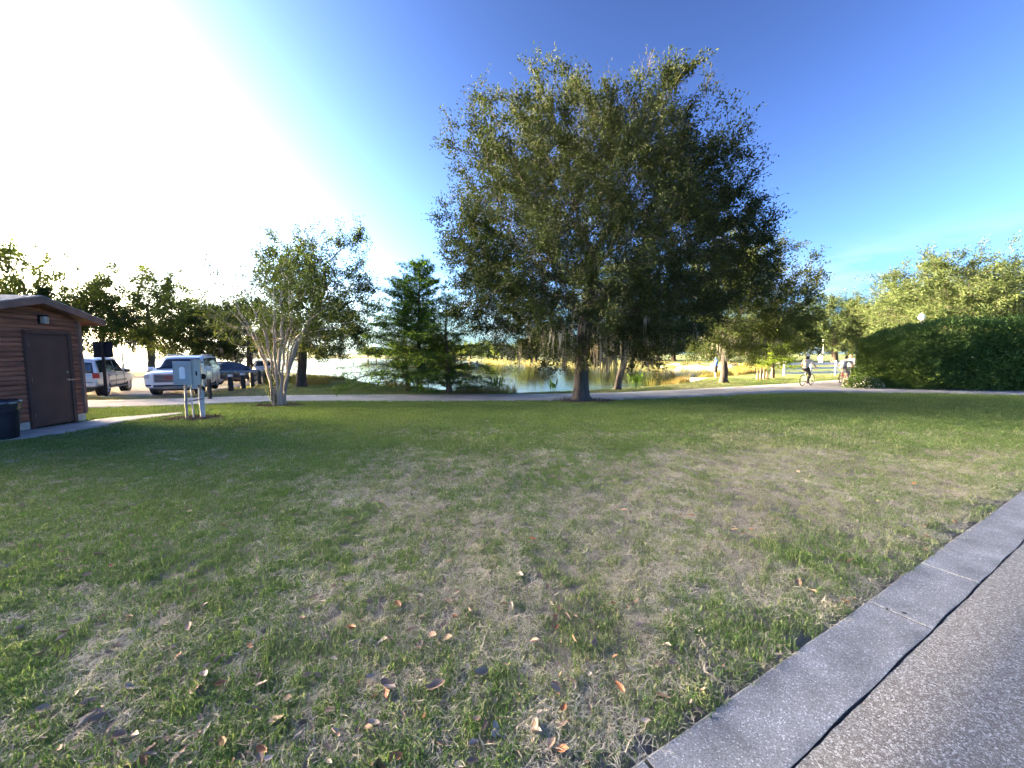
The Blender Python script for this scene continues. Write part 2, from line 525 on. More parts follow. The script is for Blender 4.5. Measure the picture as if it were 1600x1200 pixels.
# ---- lake water
def water_material():
    m = bpy.data.materials.new('lake_water')
    n, l = nodes_of(m); bs = n['Principled BSDF']
    bs.inputs['Base Color'].default_value = (0.02, 0.022, 0.012, 1)
    bs.inputs['Roughness'].default_value = 0.04
    bs.inputs['IOR'].default_value = 1.33
    bs.inputs['Specular IOR Level'].default_value = 0.6
    geo = n.new('ShaderNodeNewGeometry')
    hs = None
    for sc, st, w in (((0.55, 1.6, 1), 1.0, 0.7), ((2.6, 6.0, 1), 1.0, 0.3)):
        mp_ = n.new('ShaderNodeMapping'); mp_.inputs['Scale'].default_value = sc
        l.new(geo.outputs['Position'], mp_.inputs['Vector'])
        q = n.new('ShaderNodeTexNoise'); q.inputs['Scale'].default_value = st; q.inputs['Detail'].default_value = 3
        l.new(mp_.outputs[0], q.inputs['Vector'])
        mu = n.new('ShaderNodeMath'); mu.operation = 'MULTIPLY'; mu.inputs[1].default_value = w
        l.new(q.outputs['Fac'], mu.inputs[0])
        if hs is None: hs = mu.outputs[0]
        else:
            ad = n.new('ShaderNodeMath'); ad.operation = 'ADD'
            l.new(hs, ad.inputs[0]); l.new(mu.outputs[0], ad.inputs[1]); hs = ad.outputs[0]
    bp = n.new('ShaderNodeBump'); bp.inputs['Strength'].default_value = 0.07; bp.inputs['Distance'].default_value = 0.12
    l.new(hs, bp.inputs['Height']); l.new(bp.outputs[0], bs.inputs['Normal'])
    return m
tag(obj_np('lake_water', [(-230, 15, WATER_Z), (60, 15, WATER_Z), (60, 280, WATER_Z), (-230, 280, WATER_Z)], [(0, 1, 2, 3)], water_material()), kind='structure')

# ---- road and kerb in the right foreground
def asphalt_material():
    m = bpy.data.materials.new('road_chipseal')
    n, l = nodes_of(m); bs = n['Principled BSDF']
    bs.inputs['Roughness'].default_value = 0.8
    geo = n.new('ShaderNodeNewGeometry')
    vo = n.new('ShaderNodeTexVoronoi'); vo.inputs['Scale'].default_value = 125.0
    l.new(geo.outputs['Position'], vo.inputs['Vector'])
    vd = n.new('ShaderNodeTexVoronoi'); vd.inputs['Scale'].default_value = 125.0; vd.feature = 'DISTANCE_TO_EDGE'
    l.new(geo.outputs['Position'], vd.inputs['Vector'])
    rp = n.new('ShaderNodeValToRGB')
    e = rp.color_ramp.elements
    e[0].position = 0.0; e[0].color = (0.064, 0.071, 0.083, 1)
    e[1].position = 1.0; e[1].color = (0.245, 0.27, 0.315, 1)
    k = e.new(0.55); k.color = (0.125, 0.137, 0.159, 1)
    sp = n.new('ShaderNodeSeparateColor'); l.new(vo.outputs['Color'], sp.inputs[0])
    l.new(sp.outputs[0], rp.inputs['Fac'])
    mr = n.new('ShaderNodeMapRange'); mr.inputs['From Max'].default_value = 0.09; l.new(vd.outputs['Distance'], mr.inputs['Value'])
    mx = n.new('ShaderNodeMix'); mx.data_type = 'RGBA'; mx.inputs[6].default_value = (0.035, 0.035, 0.037, 1)
    l.new(mr.outputs[0], mx.inputs['Factor']); l.new(rp.outputs[0], mx.inputs[7])
    l.new(mx.outputs[2], bs.inputs['Base Color'])
    bp = n.new('ShaderNodeBump'); bp.inputs['Strength'].default_value = 1.0; bp.inputs['Distance'].default_value = 0.006
    ad = n.new('ShaderNodeMath'); ad.operation = 'MULTIPLY_ADD'; ad.inputs[1].default_value = 0.7
    l.new(sp.outputs[1], ad.inputs[0]); l.new(mr.outputs[0], ad.inputs[2])
    l.new(ad.outputs[0], bp.inputs['Height']); l.new(bp.outputs[0], bs.inputs['Normal'])
    return m

def kpt(w, v, z): return (KERB0[0] + KE[0] * w + KN[0] * v, KERB0[1] + KE[1] * w + KN[1] * v, z)
def make_road():
    # fine edge near the camera, ragged where the asphalt meets the kerb
    ws = np.concatenate([[-150, -60, -20, -8], np.arange(-4, 14, 0.035), [14.5, 18, 30, 70, 160]])
    rag = -KERB_W - 0.002 - 0.012 * (fbm(ws, ws * 0 + 3, 0.10, 77, 4) - 0.35) - 0.015 * np.clip(fbm(ws, ws * 0 + 9, 0.8, 12, 2) - 0.55, 0, 1)
    rows = [(rag, -0.075), (rag, 0.002), (rag - 0.004, 0.0105), (np.full(ws.shape, -0.6), 0.009), (np.full(ws.shape, -7.9), -0.03), (np.full(ws.shape, -7.9), -0.085)]
    V = []
    for v, z in rows:
        for w, vv in zip(ws, v): V.append(kpt(w, vv, z))
    n = len(ws); F = []
    for r in range(len(rows) - 1):
        for i in range(n - 1):
            F.append((r * n + i, r * n + i + 1, (r + 1) * n + i + 1, (r + 1) * n + i))
    o = obj_np('road', V, np.array(F)[:, ::-1], asphalt_material())
    tag(o, kind='structure')
make_road()
# soil washed into the seam between kerb and asphalt
tag(obj_np('seam_soil', [kpt(-6, -0.305, 0.003), kpt(16, -0.305, 0.003), kpt(16, -0.335, 0.003), kpt(-6, -0.335, 0.003)], [(3, 2, 1, 0)], pmat('seam_dirt', (0.05, 0.045, 0.04), 0.95, 0.2, 20, bump=0.5)), kind='structure')

def kerb_material():
    m = bpy.data.materials.new('kerb_exposed_aggregate')
    n, l = nodes_of(m); bs = n['Principled BSDF']
    bs.inputs['Roughness'].default_value = 0.85
    geo = n.new('ShaderNodeNewGeometry')
    a = n.new('ShaderNodeTexNoise'); a.inputs['Scale'].default_value = 3.5; a.inputs['Detail'].default_value = 6
    b = n.new('ShaderNodeTexVoronoi'); b.inputs['Scale'].default_value = 210
    c = n.new('ShaderNodeTexNoise'); c.inputs['Scale'].default_value = 170; c.inputs['Detail'].default_value = 3
    for q in (a, b, c): l.new(geo.outputs['Position'], q.inputs['Vector'])
    r1 = n.new('ShaderNodeValToRGB'); r1.color_ramp.elements[0].position = 0.3; r1.color_ramp.elements[0].color = (0.108, 0.114, 0.123, 1)
    r1.color_ramp.elements[1].position = 0.72; r1.color_ramp.elements[1].color = (0.235, 0.243, 0.256, 1)
    l.new(a.outputs['Fac'], r1.inputs['Fac'])
    sp = n.new('ShaderNodeSeparateColor'); l.new(b.outputs['Color'], sp.inputs[0])
    r2 = n.new('ShaderNodeValToRGB'); r2.color_ramp.elements[0].position = 0.1; r2.color_ramp.elements[0].color = (0.5, 0.5, 0.5, 1)
    r2.color_ramp.elements[1].position = 0.93; r2.color_ramp.elements[1].color = (1.25, 1.25, 1.25, 1)
    k = r2.color_ramp.elements.new(0.97); k.color = (2.6, 2.6, 2.6, 1)
    l.new(sp.outputs[0], r2.inputs['Fac'])
    mx = n.new('ShaderNodeMix'); mx.data_type = 'RGBA'; mx.blend_type = 'MULTIPLY'; mx.inputs['Factor'].default_value = 0.75
    l.new(r1.outputs[0], mx.inputs[6]); l.new(r2.outputs[0], mx.inputs[7])
    l.new(mx.outputs[2], bs.inputs['Base Color'])
    bp = n.new('ShaderNodeBump'); bp.inputs['Strength'].default_value = 0.5; bp.inputs['Distance'].default_value = 0.004
    l.new(c.outputs['Fac'], bp.inputs['Height']); l.new(bp.outputs[0], bs.inputs['Normal'])
    return m
M_KERB = kerb_material()
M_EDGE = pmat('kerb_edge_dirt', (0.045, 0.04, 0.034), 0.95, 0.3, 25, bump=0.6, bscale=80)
kerb = empty('kerb', kpt(0, 0, 0)); tag(kerb, kind='structure')
def wpos(px, py):
    p = G(px, py, 0.0); return (p[0] - KERB0[0]) * KE[0] + (p[1] - KERB0[1]) * KE[1]
j1 = wpos(1433, 880); j0 = wpos(1348, 938)
step = 3.05
joints = sorted([j1 + step * k for k in range(-4, 9)] + [j0])
for a, b in zip(joints[:-1], joints[1:]):
    gap = 0.012
    ws = np.arange(a + gap, b - gap, 0.12); ws = np.append(ws, b - gap)
    back = -0.004 + 0.010 * (fbm(ws, ws * 0, 0.35, 31, 3) - 0.5)
    prof = [(0.0, -0.08), (0.0, 0.004), (-0.012, 0.014), (-0.15, 0.013), (-0.300, 0.0125), (-0.308, 0.0115), (-0.31, 0.006), (-0.31, -0.08)]
    V = []
    for i, w in enumerate(ws):
        for k, (v, z) in enumerate(prof):
            vv = v + (back[i] if k < 3 else 0.004 * math.sin(w * 9 + k) * (k > 4))
            p = kpt(w, vv, z); V.append((p[0] - kerb.location.x, p[1] - kerb.location.y, p[2]))
    m_ = len(prof); F = []
    for i in range(len(ws) - 1):
        for k in range(m_ - 1):
            F.append((i * m_ + k, i * m_ + k + 1, (i + 1) * m_ + k + 1, (i + 1) * m_ + k))
    F.append(tuple(range(m_))); F.append(tuple((len(ws) - 1) * m_ + k for k in range(m_))[::-1])
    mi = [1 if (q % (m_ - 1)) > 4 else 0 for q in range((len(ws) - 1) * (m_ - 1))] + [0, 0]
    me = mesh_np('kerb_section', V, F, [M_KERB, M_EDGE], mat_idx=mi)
    link(bpy.data.objects.new('kerb_section', me), kerb)
M_FILL = pmat('joint_filler', (0.03, 0.028, 0.026), 0.95, 0.2, 30)
for j in joints[1:-1]:
    a = Vector(kpt(j, -0.154, 0.0)) - Vector((kerb.location.x, kerb.location.y, 0))
    MB().box((a.x, a.y, -0.034), (0.0238, 0.290, 0.076), Euler((0, 0, math.atan2(KE[1], KE[0]))).to_matrix()).build('joint_filler', M_FILL, kerb)
# small dark drain hole and chipped spot beside the crack
M_HOLE = pmat('dark_hole', (0.012, 0.012, 0.012), 0.95)
for (px, py, r) in ((1413, 958, 0.012), (1386, 951, 0.006)):
    p = G(px, py, 0.0125)
    h = MB().tube((p[0] - kerb.location.x, p[1] - kerb.location.y, 0.0), (p[0] - kerb.location.x, p[1] - kerb.location.y, 0.0145), r, r * 0.95, 12)
    h.build('drain_hole', M_HOLE, kerb)
# ------------------------------------------------------------------ trees
M_BARK = pmat('oak_bark', (0.075, 0.062, 0.052), 0.95, 0.2, 9.0, bump=1.0, bscale=22, stretch=(1, 1, 0.25))
M_BARK_PALE = pmat('crape_myrtle_bark', (0.30, 0.27, 0.23), 0.8, 0.2, 5.0, bump=0.5, bscale=18, stretch=(1, 1, 0.22), col2=(0.16, 0.14, 0.12))
M_BARK_CYP = pmat('cypress_bark', (0.11, 0.075, 0.055), 0.95, 0.2, 9.0, bump=0.9, bscale=25, stretch=(1, 1, 0.2))
M_LEAF_OAK = leafmat('oak_leaves', (0.021, 0.034, 0.012), (0.054, 0.068, 0.023), 0.22)
M_LEAF_DARK = leafmat('dark_oak_leaves', (0.028, 0.044, 0.015), (0.074, 0.092, 0.032), 0.48)
M_LEAF_MYR = leafmat('crape_myrtle_leaves', (0.045, 0.062, 0.02), (0.11, 0.125, 0.035), 0.4)
M_LEAF_CYP = leafmat('cypress_needles', (0.045, 0.09, 0.018), (0.11, 0.18, 0.038), 0.45)
M_LEAF_BRIGHT = leafmat('young_cypress_needles', (0.07, 0.12, 0.015), (0.15, 0.21, 0.03), 0.45)
M_LEAF_GOLD = leafmat('olive_leaves', (0.024, 0.043, 0.016), (0.055, 0.076, 0.029), 0.28)
M_LEAF_HEDGE = leafmat('hedge_leaves', (0.042, 0.082, 0.02), (0.105, 0.17, 0.042), 0.25, rough=0.6)
M_MOSS = leafmat('spanish_moss', (0.16, 0.16, 0.135), (0.30, 0.29, 0.25), 0.3, tcol=(1.1, 1.05, 0.9), rough=0.9)

def norm(a): return a / (np.linalg.norm(a, axis=-1, keepdims=True) + 1e-9)

def colonize(att, chains, D=0.35, di=3.0, dk=0.55, iters=120, bias=(0, 0, 0.05), rs=0):
    """space colonisation: chains = start polylines; returns node positions and parents"""
    r = np.random.default_rng(rs)
    pos = []; par = []
    for ch in chains:
        prev = -1
        for p in ch:
            pos.append(np.array(p, float)); par.append(prev); prev = len(pos) - 1
    P = np.array(pos); att = att.copy()
    near = np.full(len(att), -1); nd = np.full(len(att), 1e9)
    def update(i0):
        for k in range(i0, len(P), 256):
            blk = P[k:k + 256]
            d = np.linalg.norm(att[:, None, :] - blk[None], axis=2)
            j = d.argmin(1); dm = d[np.arange(len(att)), j]
            better = dm < nd
            nd[better] = dm[better]; near[better] = j[better] + k
    update(0)
    b = np.array(bias)
    for it in range(iters):
        act = nd < di
        if not act.any():
            di *= 1.6
            if di > 30: break
            continue
        dirs = norm(att[act] - P[near[act]])
        acc = np.zeros((len(P), 3)); np.add.at(acc, near[act], dirs)
        idx = np.unique(near[act])
        nw = P[idx] + D * norm(norm(acc[idx]) + b + r.normal(0, 0.16, (len(idx), 3)))
        i0 = len(P)
        P = np.concatenate([P, nw]); par.extend(idx.tolist())
        update(i0)
        keep = nd > dk
        att = att[keep]; nd = nd[keep]; near = near[keep]
        if len(att) == 0: break
    return P, np.array(par)

def radii(par, tip, base, e=2.3):
    n = len(par); r = np.zeros(n); s = np.zeros(n)
    for i in range(n - 1, -1, -1):
        ri = s[i] ** (1 / e) if s[i] > 0 else tip
        r[i] = ri
        if par[i] >= 0: s[par[i]] += ri ** e
    mx = r.max()
    k = math.log(base / tip) / math.log(mx / tip) if mx > tip * 1.01 else 1
    return tip * (r / tip) ** k

def twig_tubes(P, par, rad, tw):
    """thin three-sided shoots, all at once"""
    idx = np.where(tw)[0]
    a = P[par[idx]]; b = P[idx]; d = norm(b - a)
    sx = norm(np.cross(d, np.array([0.3, 0.2, 0.9]))); sy = np.cross(d, sx)
    ang = np.array([0, 2.094, 4.189])
    ring = np.cos(ang)[None, :, None] * sx[:, None] + np.sin(ang)[None, :, None] * sy[:, None]
    r0 = np.minimum(rad[par[idx]], rad[idx] * 1.6)[:, None, None]; r1 = rad[idx][:, None, None]
    V = np.concatenate([a[:, None] + ring * r0, b[:, None] + ring * r1], 1).reshape(-1, 3)
    k = np.arange(len(idx))[:, None] * 6
    F = np.stack([np.concatenate([k + j, k + (j + 1) % 3, k + 3 + (j + 1) % 3, k + 3 + j], 1) for j in range(3)], 1).reshape(-1, 4)
    return V, F

def branch_mesh(name, P, par, rad, mat, flare=1.5, flare_h=0.5, parent=None, min_r=0.0, tw=None):
    extra = None
    if tw is not None:
        extra = twig_tubes(P, par, rad, tw)
        P = P[~tw]; par = par[~tw]; rad = rad[~tw]
    n = len(P)
    kids = [[] for _ in range(n)]
    for i in range(n):
        if par[i] >= 0: kids[par[i]].append(i)
    V = []; F = []; nv = 0
    starts = [(i, -1) for i in range(n) if par[i] < 0]
    while starts:
        s, frm = starts.pop()
        chain = [] if frm < 0 else [frm]
        c = s
        while True:
            chain.append(c)
            if not kids[c]: break
            ks = sorted(kids[c], key=lambda k: -rad[k])
            for k in ks[1:]: starts.append((k, c))
            c = ks[0]
        r0 = rad[s]
        if r0 < min_r or len(chain) < 2: continue
        sides = 12 if r0 > 0.1 else 7 if r0 > 0.04 else 4 if r0 > 0.012 else 3
        pts = P[chain]; rr = rad[chain].copy()
        if frm >= 0: rr[0] = min(rr[0], rad[s] * 1.15)
        rr[-1] *= 0.4
        if frm < 0:
            h = pts[:, 2] - pts[0, 2]
            rr = rr * (1 + (flare - 1) * np.exp(-h / flare_h * 2.2))
        tg = np.gradient(pts, axis=0); tg = norm(tg)
        ref = np.array([1.0, 0.13, 0.07]);
        sx = norm(np.cross(tg, ref)); sy = np.cross(tg, sx)
        a = np.linspace(0, 2 * np.pi, sides, endpoint=False)
        wob = 1.0 if frm >= 0 else (1 + 0.10 * np.sin(a * 3 + 1) + 0.07 * np.sin(a * 5))
        ring = (np.cos(a) * wob)[None, :, None] * sx[:, None, :] + (np.sin(a) * wob)[None, :, None] * sy[:, None, :]
        vv = pts[:, None, :] + rr[:, None, None] * ring
        L = len(chain)
        i = np.arange(L * sides).reshape(L, sides) + nv
        f = np.stack([i[:-1], np.roll(i[:-1], -1, 1), np.roll(i[1:], -1, 1), i[1:]], -1).reshape(-1, 4)
        V.append(vv.reshape(-1, 3)); F.append(f); nv += L * sides
    if extra is not None:
        V.append(extra[0]); F.append(extra[1] + nv)
    o = obj_np(name, np.concatenate(V), np.concatenate(F), mat, parent, smooth=True)
    return o

def leaf_quads(base, axis, nrm, L, W):
    """diamond leaves"""
    axis = norm(axis); side = norm(np.cross(axis, nrm)); up = np.cross(side, axis)
    L = L[:, None]; W = W[:, None]
    a = base; b = base + axis * L * 0.45 + side * W * 0.5 + up * L * 0.05
    c = base + axis * L; d = base + axis * L * 0.45 - side * W * 0.5 + up * L * 0.05
    v = np.stack([a, b, c, d], 1).reshape(-1, 3)
    f = np.arange(len(v)).reshape(-1, 4)
    return v, f

def sprays(P, par, rad, thr, per, spread, L, W, rs, droop=0.0, upn=0.6):
    r = np.random.default_rng(rs)
    idx = np.where((rad < thr) & (par >= 0))[0]
    d = norm(P[idx] - P[par[idx]])
    q_ = P[idx]; cl = fbm(q_[:, 0] + 0.6 * q_[:, 2] + 40, q_[:, 1] - 0.5 * q_[:, 2] + 40, 1.1, 7 + rs % 50, 2)
    k = r.poisson(per * np.clip(0.15 + 3.4 * (cl - 0.25), 0.12, 2.0)); rep = np.repeat(np.arange(len(idx)), k)
    n = len(rep)
    t = r.random(n)[:, None]
    seg = (P[idx] - P[par[idx]])[rep]
    c = P[idx][rep] - seg * t + norm(r.normal(0, 1, (n, 3))) * (spread * r.random(n) ** 0.6)[:, None]
    ax = norm(d[rep] * 0.7 + r.normal(0, 0.7, (n, 3)) + np.array([0, 0, -droop]))
    nr = norm(r.normal(0, 0.6, (n, 3)) + np.array([0, 0, upn]))
    ll = L * r.uniform(0.65, 1.3, n); ww = W * r.uniform(0.7, 1.25, n)
    return leaf_quads(c, ax, nr, ll, ww)

def add_twigs(P, par, rad, thr, m, length, rs, tip, up=0.15):
    """short leafy shoots on all thin branches"""
    r = np.random.default_rng(rs)
    idx = np.where((rad < thr) & (par >= 0))[0]
    rep = np.repeat(idx, r.poisson(m, len(idx)))
    n = len(rep)
    d = norm(P[rep] - P[par[rep]])
    c = P[P[:, 2] > np.median(P[:, 2]) * 0.3].mean(0)
    out = norm(P[rep] - c)
    w = norm(d * 0.7 + r.normal(0, 0.55, (n, 3)) + out * 0.35 + np.array([0, 0, up]))
    L = (length * r.uniform(0.5, 1.3, n))[:, None]
    a = P[rep] + w * L * 0.5
    w2 = norm(w + r.normal(0, 0.25, (n, 3)))
    b = a + w2 * L * 0.5
    k = len(P)
    P2 = np.concatenate([P, a, b]); par2 = np.concatenate([par, rep, np.arange(n) + k])
    rad2 = np.concatenate([rad, np.full(n, tip), np.full(n, tip * 0.6)])
    tw = np.zeros(len(P2), bool); tw[k:] = True
    return P2, par2, rad2, tw

def moss_strands(pts, lengths, rs, width=0.05, per=7):
    """hanging grey beards: bundles of thin tapering ribbons"""
    r = np.random.default_rng(rs); V = []; F = []; nv = 0
    for p, ln in zip(pts, lengths):
        for k in range(per):
            o = np.array(p) + np.array([r.normal(0, 0.09), r.normal(0, 0.09), r.normal(0, 0.03)])
            l = ln * r.uniform(0.45, 1.1); a = r.uniform(0, math.pi); w = width * r.uniform(0.25, 0.8)
            dx = np.array([math.cos(a), math.sin(a), 0]) * w
            n = 4; sway = np.array([r.normal(0, 0.05), r.normal(0, 0.05), 0])
            for j in range(n + 1):
                t = j / n; q = o + np.array([0, 0, -l * t]) + sway * t * t + np.array([r.normal(0, 0.012), r.normal(0, 0.012), 0])
                tw = (1 - t) ** 0.7 * (0.6 + 0.8 * math.sin(math.pi * min(1, t * 1.3)))
                V += [q - dx * tw, q + dx * tw]
            for j in range(n):
                b = nv + 2 * j; F.append((b, b + 1, b + 3, b + 2))
            nv += 2 * (n + 1)
    return np.array(V), np.array(F)

def crown_points(n, c, rx, ry, rz_up, rz_dn, rs, shell=0.45, lumps=0.22, round_top=0.0, box_bottom=0.24):
    """attraction points in a lumpy crown volume, denser towards the outside"""
    r = np.random.default_rng(rs)
    d = norm(r.normal(0, 1, (n, 3)))
    az = np.arctan2(d[:, 1], d[:, 0]); el = np.arcsin(np.clip(d[:, 2], -1, 1))
    ph = r.uniform(0, 6.28, 6)
    lump = 1 + lumps * (0.5 * np.sin(3 * az + 2 * el + ph[0]) + 0.4 * np.sin(5 * az - 3 * el + ph[1]) + 0.35 * np.sin(8 * az + 7 * el + ph[2]) + 0.3 * np.sin(11 * az - 9 * el + ph[3]))
    rr = (shell ** 3 + (1 - shell ** 3) * r.random(n)) ** (1 / 3) * lump
    rr = np.where(r.random(n) < 0.22, rr * r.uniform(0.5, 1.0, n), rr)
    box = np.where(d[:, 2] < 0, np.clip(1 - d[:, 2] ** 2, 0.05, 1) ** (-box_bottom), np.clip(1 - d[:, 2] ** 2, 0.05, 1) ** (-round_top))
    d = d * np.stack([box, box, np.ones(n)], -1)
    sc = np.where(d[:, 2:3] > 0, np.array([[rx, ry, rz_up]]), np.array([[rx, ry, rz_dn]]))
    return np.array(c) + d * rr[:, None] * sc

def tree_thing(name, loc, label, cat='tree', group=None):
    o = empty(name, loc); tag(o, label, cat, group); return o

def grow_tree(name, loc, label, height, spread_x, spread_y, crown_base, trunk_h, trunk_r, seed, n_att=900, D=0.4, leaf=(0.12, 0.055), per=10,
              leafm=None, barkm=None, lean=(0, 0), spread=0.28, thr=0.02, group=None, centre=(0, 0), moss=0, moss_len=0.9, dk=0.6, lumps=0.22, shell=0.45, tip=0.006, zmid=0.42, cat='tree', flare=1.6, droop=0.05, twigs=3.0, twig_len=0.6, moss_top=0.22, round_top=0.0, box_bottom=0.24):
    root = tree_thing(name, loc, label, cat, group)
    zc = crown_base + (height - crown_base) * zmid
    att = crown_points(n_att, (centre[0], centre[1], zc), spread_x, spread_y, height - zc, zc - crown_base, seed, shell, lumps, round_top, box_bottom)
    nst = max(3, int(trunk_h / D))
    t = np.linspace(0, 1, nst + 1)[:, None]
    r = np.random.default_rng(seed + 1)
    ch = np.array([0, 0, -0.12]) + t * np.array([lean[0], lean[1], trunk_h + 0.12])
    ch[1:-1, :2] += r.normal(0, 0.025 * trunk_h / 2, (nst - 1, 2))
    # leader runs on through the crown so the tree keeps a backbone
    lead = np.array([ch[-1] + (np.array([centre[0], centre[1], zc]) - ch[-1]) * q for q in np.linspace(0.15, 1.0, max(2, int((zc - trunk_h) / D)))])
    chain = np.concatenate([ch, lead]) if zc > trunk_h + D else ch
    P, par = colonize(att, [chain], D=D, di=max(2.0, spread_x * 0.6), dk=dk, rs=seed)
    rad = radii(par, tip, trunk_r)
    P0 = len(P)
    P, par, rad, tw = add_twigs(P, par, rad, thr, twigs, twig_len, seed + 9, tip * 0.8)
    branch_mesh('trunk', P, par, rad, barkm or M_BARK, parent=root, flare=flare, flare_h=trunk_r * 2.5, tw=tw)
    v, f = sprays(P, par, np.where(tw, rad, np.where(rad < thr, rad, 1)), thr, per, spread, leaf[0], leaf[1], seed + 2, droop)
    cr = obj_np('crown', v, f, leafm or M_LEAF_DARK, root); tag(cr, kind='stuff')
    P = P[:P0]; par = par[:P0]
    if moss:
        idx = np.where((P[:, 2] < crown_base + moss_top * (height - crown_base)) & (np.hypot(P[:, 0], P[:, 1]) < spread_x * 0.75) & (par >= 0) & (P[:, 2] > trunk_h * 0.75) & (np.arange(len(P)) > len(chain)))[0]
        if len(idx):
            pick = np.random.default_rng(seed + 5).choice(idx, min(moss, len(idx)), replace=False)
            ln = moss_len * np.random.default_rng(seed + 6).uniform(0.35, 1.2, len(pick))
            ln = np.minimum(ln, P[pick, 2] - 0.9)
            mv, mf = moss_strands(P[pick], np.maximum(ln, 0.2), seed + 7)
            tag(obj_np('spanish_moss', mv, mf, M_MOSS, root), kind='stuff')
    return root

def copy_tree(src, loc, rz, sc, label, group=None, name=None):
    c = src.copy(); COL.objects.link(c)
    c.name = name or src.name
    c.location = loc; c.rotation_euler = (0, 0, rz); c.scale = sc if isinstance(sc, tuple) else (sc, sc, sc)
    for k in ('label', 'group'):
        if k in c: del c[k]
    c['label'] = label
    if group: c['group'] = group
    for ch in list(src.children):
        d = ch.copy(); COL.objects.link(d); d.parent = c
    return c

# ---- the big oak on the lawn
p = G(907, 626)
OAK = p
grow_tree('oak_tree', p, 'big dark spreading oak alone in the middle of the lawn beside the path', 12.3, 6.2, 5.8, 1.5, 2.2, 0.28, 44, round_top=0.0, box_bottom=0.10,
          n_att=6400, D=0.36, leaf=(0.10, 0.05), per=14, leafm=M_LEAF_OAK, spread=0.20, thr=0.017, twigs=3.8, twig_len=0.75, centre=(0.5, 0.2), dk=0.5, lumps=0.15, shell=0.5, zmid=0.42, moss=95, moss_top=0.16, moss_len=1.25, flare=1.9)
# ---- crape myrtle (many pale stems)
def crape_myrtle(loc):
    root = tree_thing('crape_myrtle', loc, 'pale multi-stemmed crape myrtle with vase-shaped crown on the near side of the path')
    r = np.random.default_rng(5); chains = []
    for k in range(13):
        a = 2 * math.pi * k / 13 + r.uniform(-0.2, 0.2)
        b0 = np.array([0.27 * math.cos(a), 0.27 * math.sin(a), -0.1]) * r.uniform(0.4, 1.0)
        b0[2] = -0.1
        out = r.uniform(0.30, 1.05)
        top = np.array([out * math.cos(a), out * math.sin(a), r.uniform(2.3, 2.9)])
        t = np.linspace(0, 1, 9)[:, None]
        mid = b0 * (1 - t) + top * t
        mid[:, :2] *= (0.25 + 0.75 * t ** 1.8) / (0.25 + 0.75 * t)
        mid[1:-1] += r.normal(0, 0.025, (7, 3))
        chains.append(mid)
    att = crown_points(1500, (0.15, 0, 3.5), 2.35, 2.2, 1.85, 1.4, 12, 0.35, 0.3)
    P, par = colonize(att, chains, D=0.26, di=1.6, dk=0.36, rs=3, bias=(0, 0, 0.15))
    rad = radii(par, 0.005, 0.07)
    P, par, rad, tw = add_twigs(P, par, rad, 0.011, 1.6, 0.35, 21, 0.004)
    branch_mesh('trunk', P, par, rad, M_BARK_PALE, parent=root, flare=1.25, flare_h=0.4, tw=tw)
    v, f = sprays(P, par, rad, 0.011, 8, 0.13, 0.085, 0.046, 8)
    tag(obj_np('crown', v, f, M_LEAF_MYR, root), kind='stuff')
    return root
MYR = G(435, 634)
crape_myrtle(MYR)
# ---- mossy oak on the bank behind it
grow_tree('oak_tree', G(471, 604.5), 'mossy dark oak on the bank behind the crape myrtle', 9.0, 3.1, 3.2, 1.9, 2.1, 0.26, 77, n_att=1900, D=0.36,
          leaf=(0.13, 0.065), per=9, twigs=4, centre=(1.1, 0.2), moss=70, moss_top=0.35, moss_len=1.3, lean=(0.15, 0), dk=0.5, spread=0.3, lumps=0.35)
# ---- small mossy tree behind the big oak
grow_tree('oak_tree', G(964, 609), 'slender mossy tree at the water edge right behind the big oak', 6.2, 2.4, 2.2, 2.2, 2.2, 0.16, 83, n_att=900, D=0.34,
          leaf=(0.13, 0.065), per=8, twigs=4, centre=(0.5, 0), moss=130, moss_top=0.6, moss_len=1.4, lean=(0.5, 0.1))
# ---- tree right of the oak
grow_tree('oak_tree', G(1131, 598.5), 'dark rounded tree standing beside the fishing platform', 8.7, 3.7, 3.6, 1.7, 2.6, 0.20, 95, n_att=2200, D=0.36,
          leaf=(0.14, 0.065), per=9, twigs=4, centre=(1.1, 0.3), moss=40, moss_len=0.9, dk=0.52, lumps=0.34, shell=0.4)

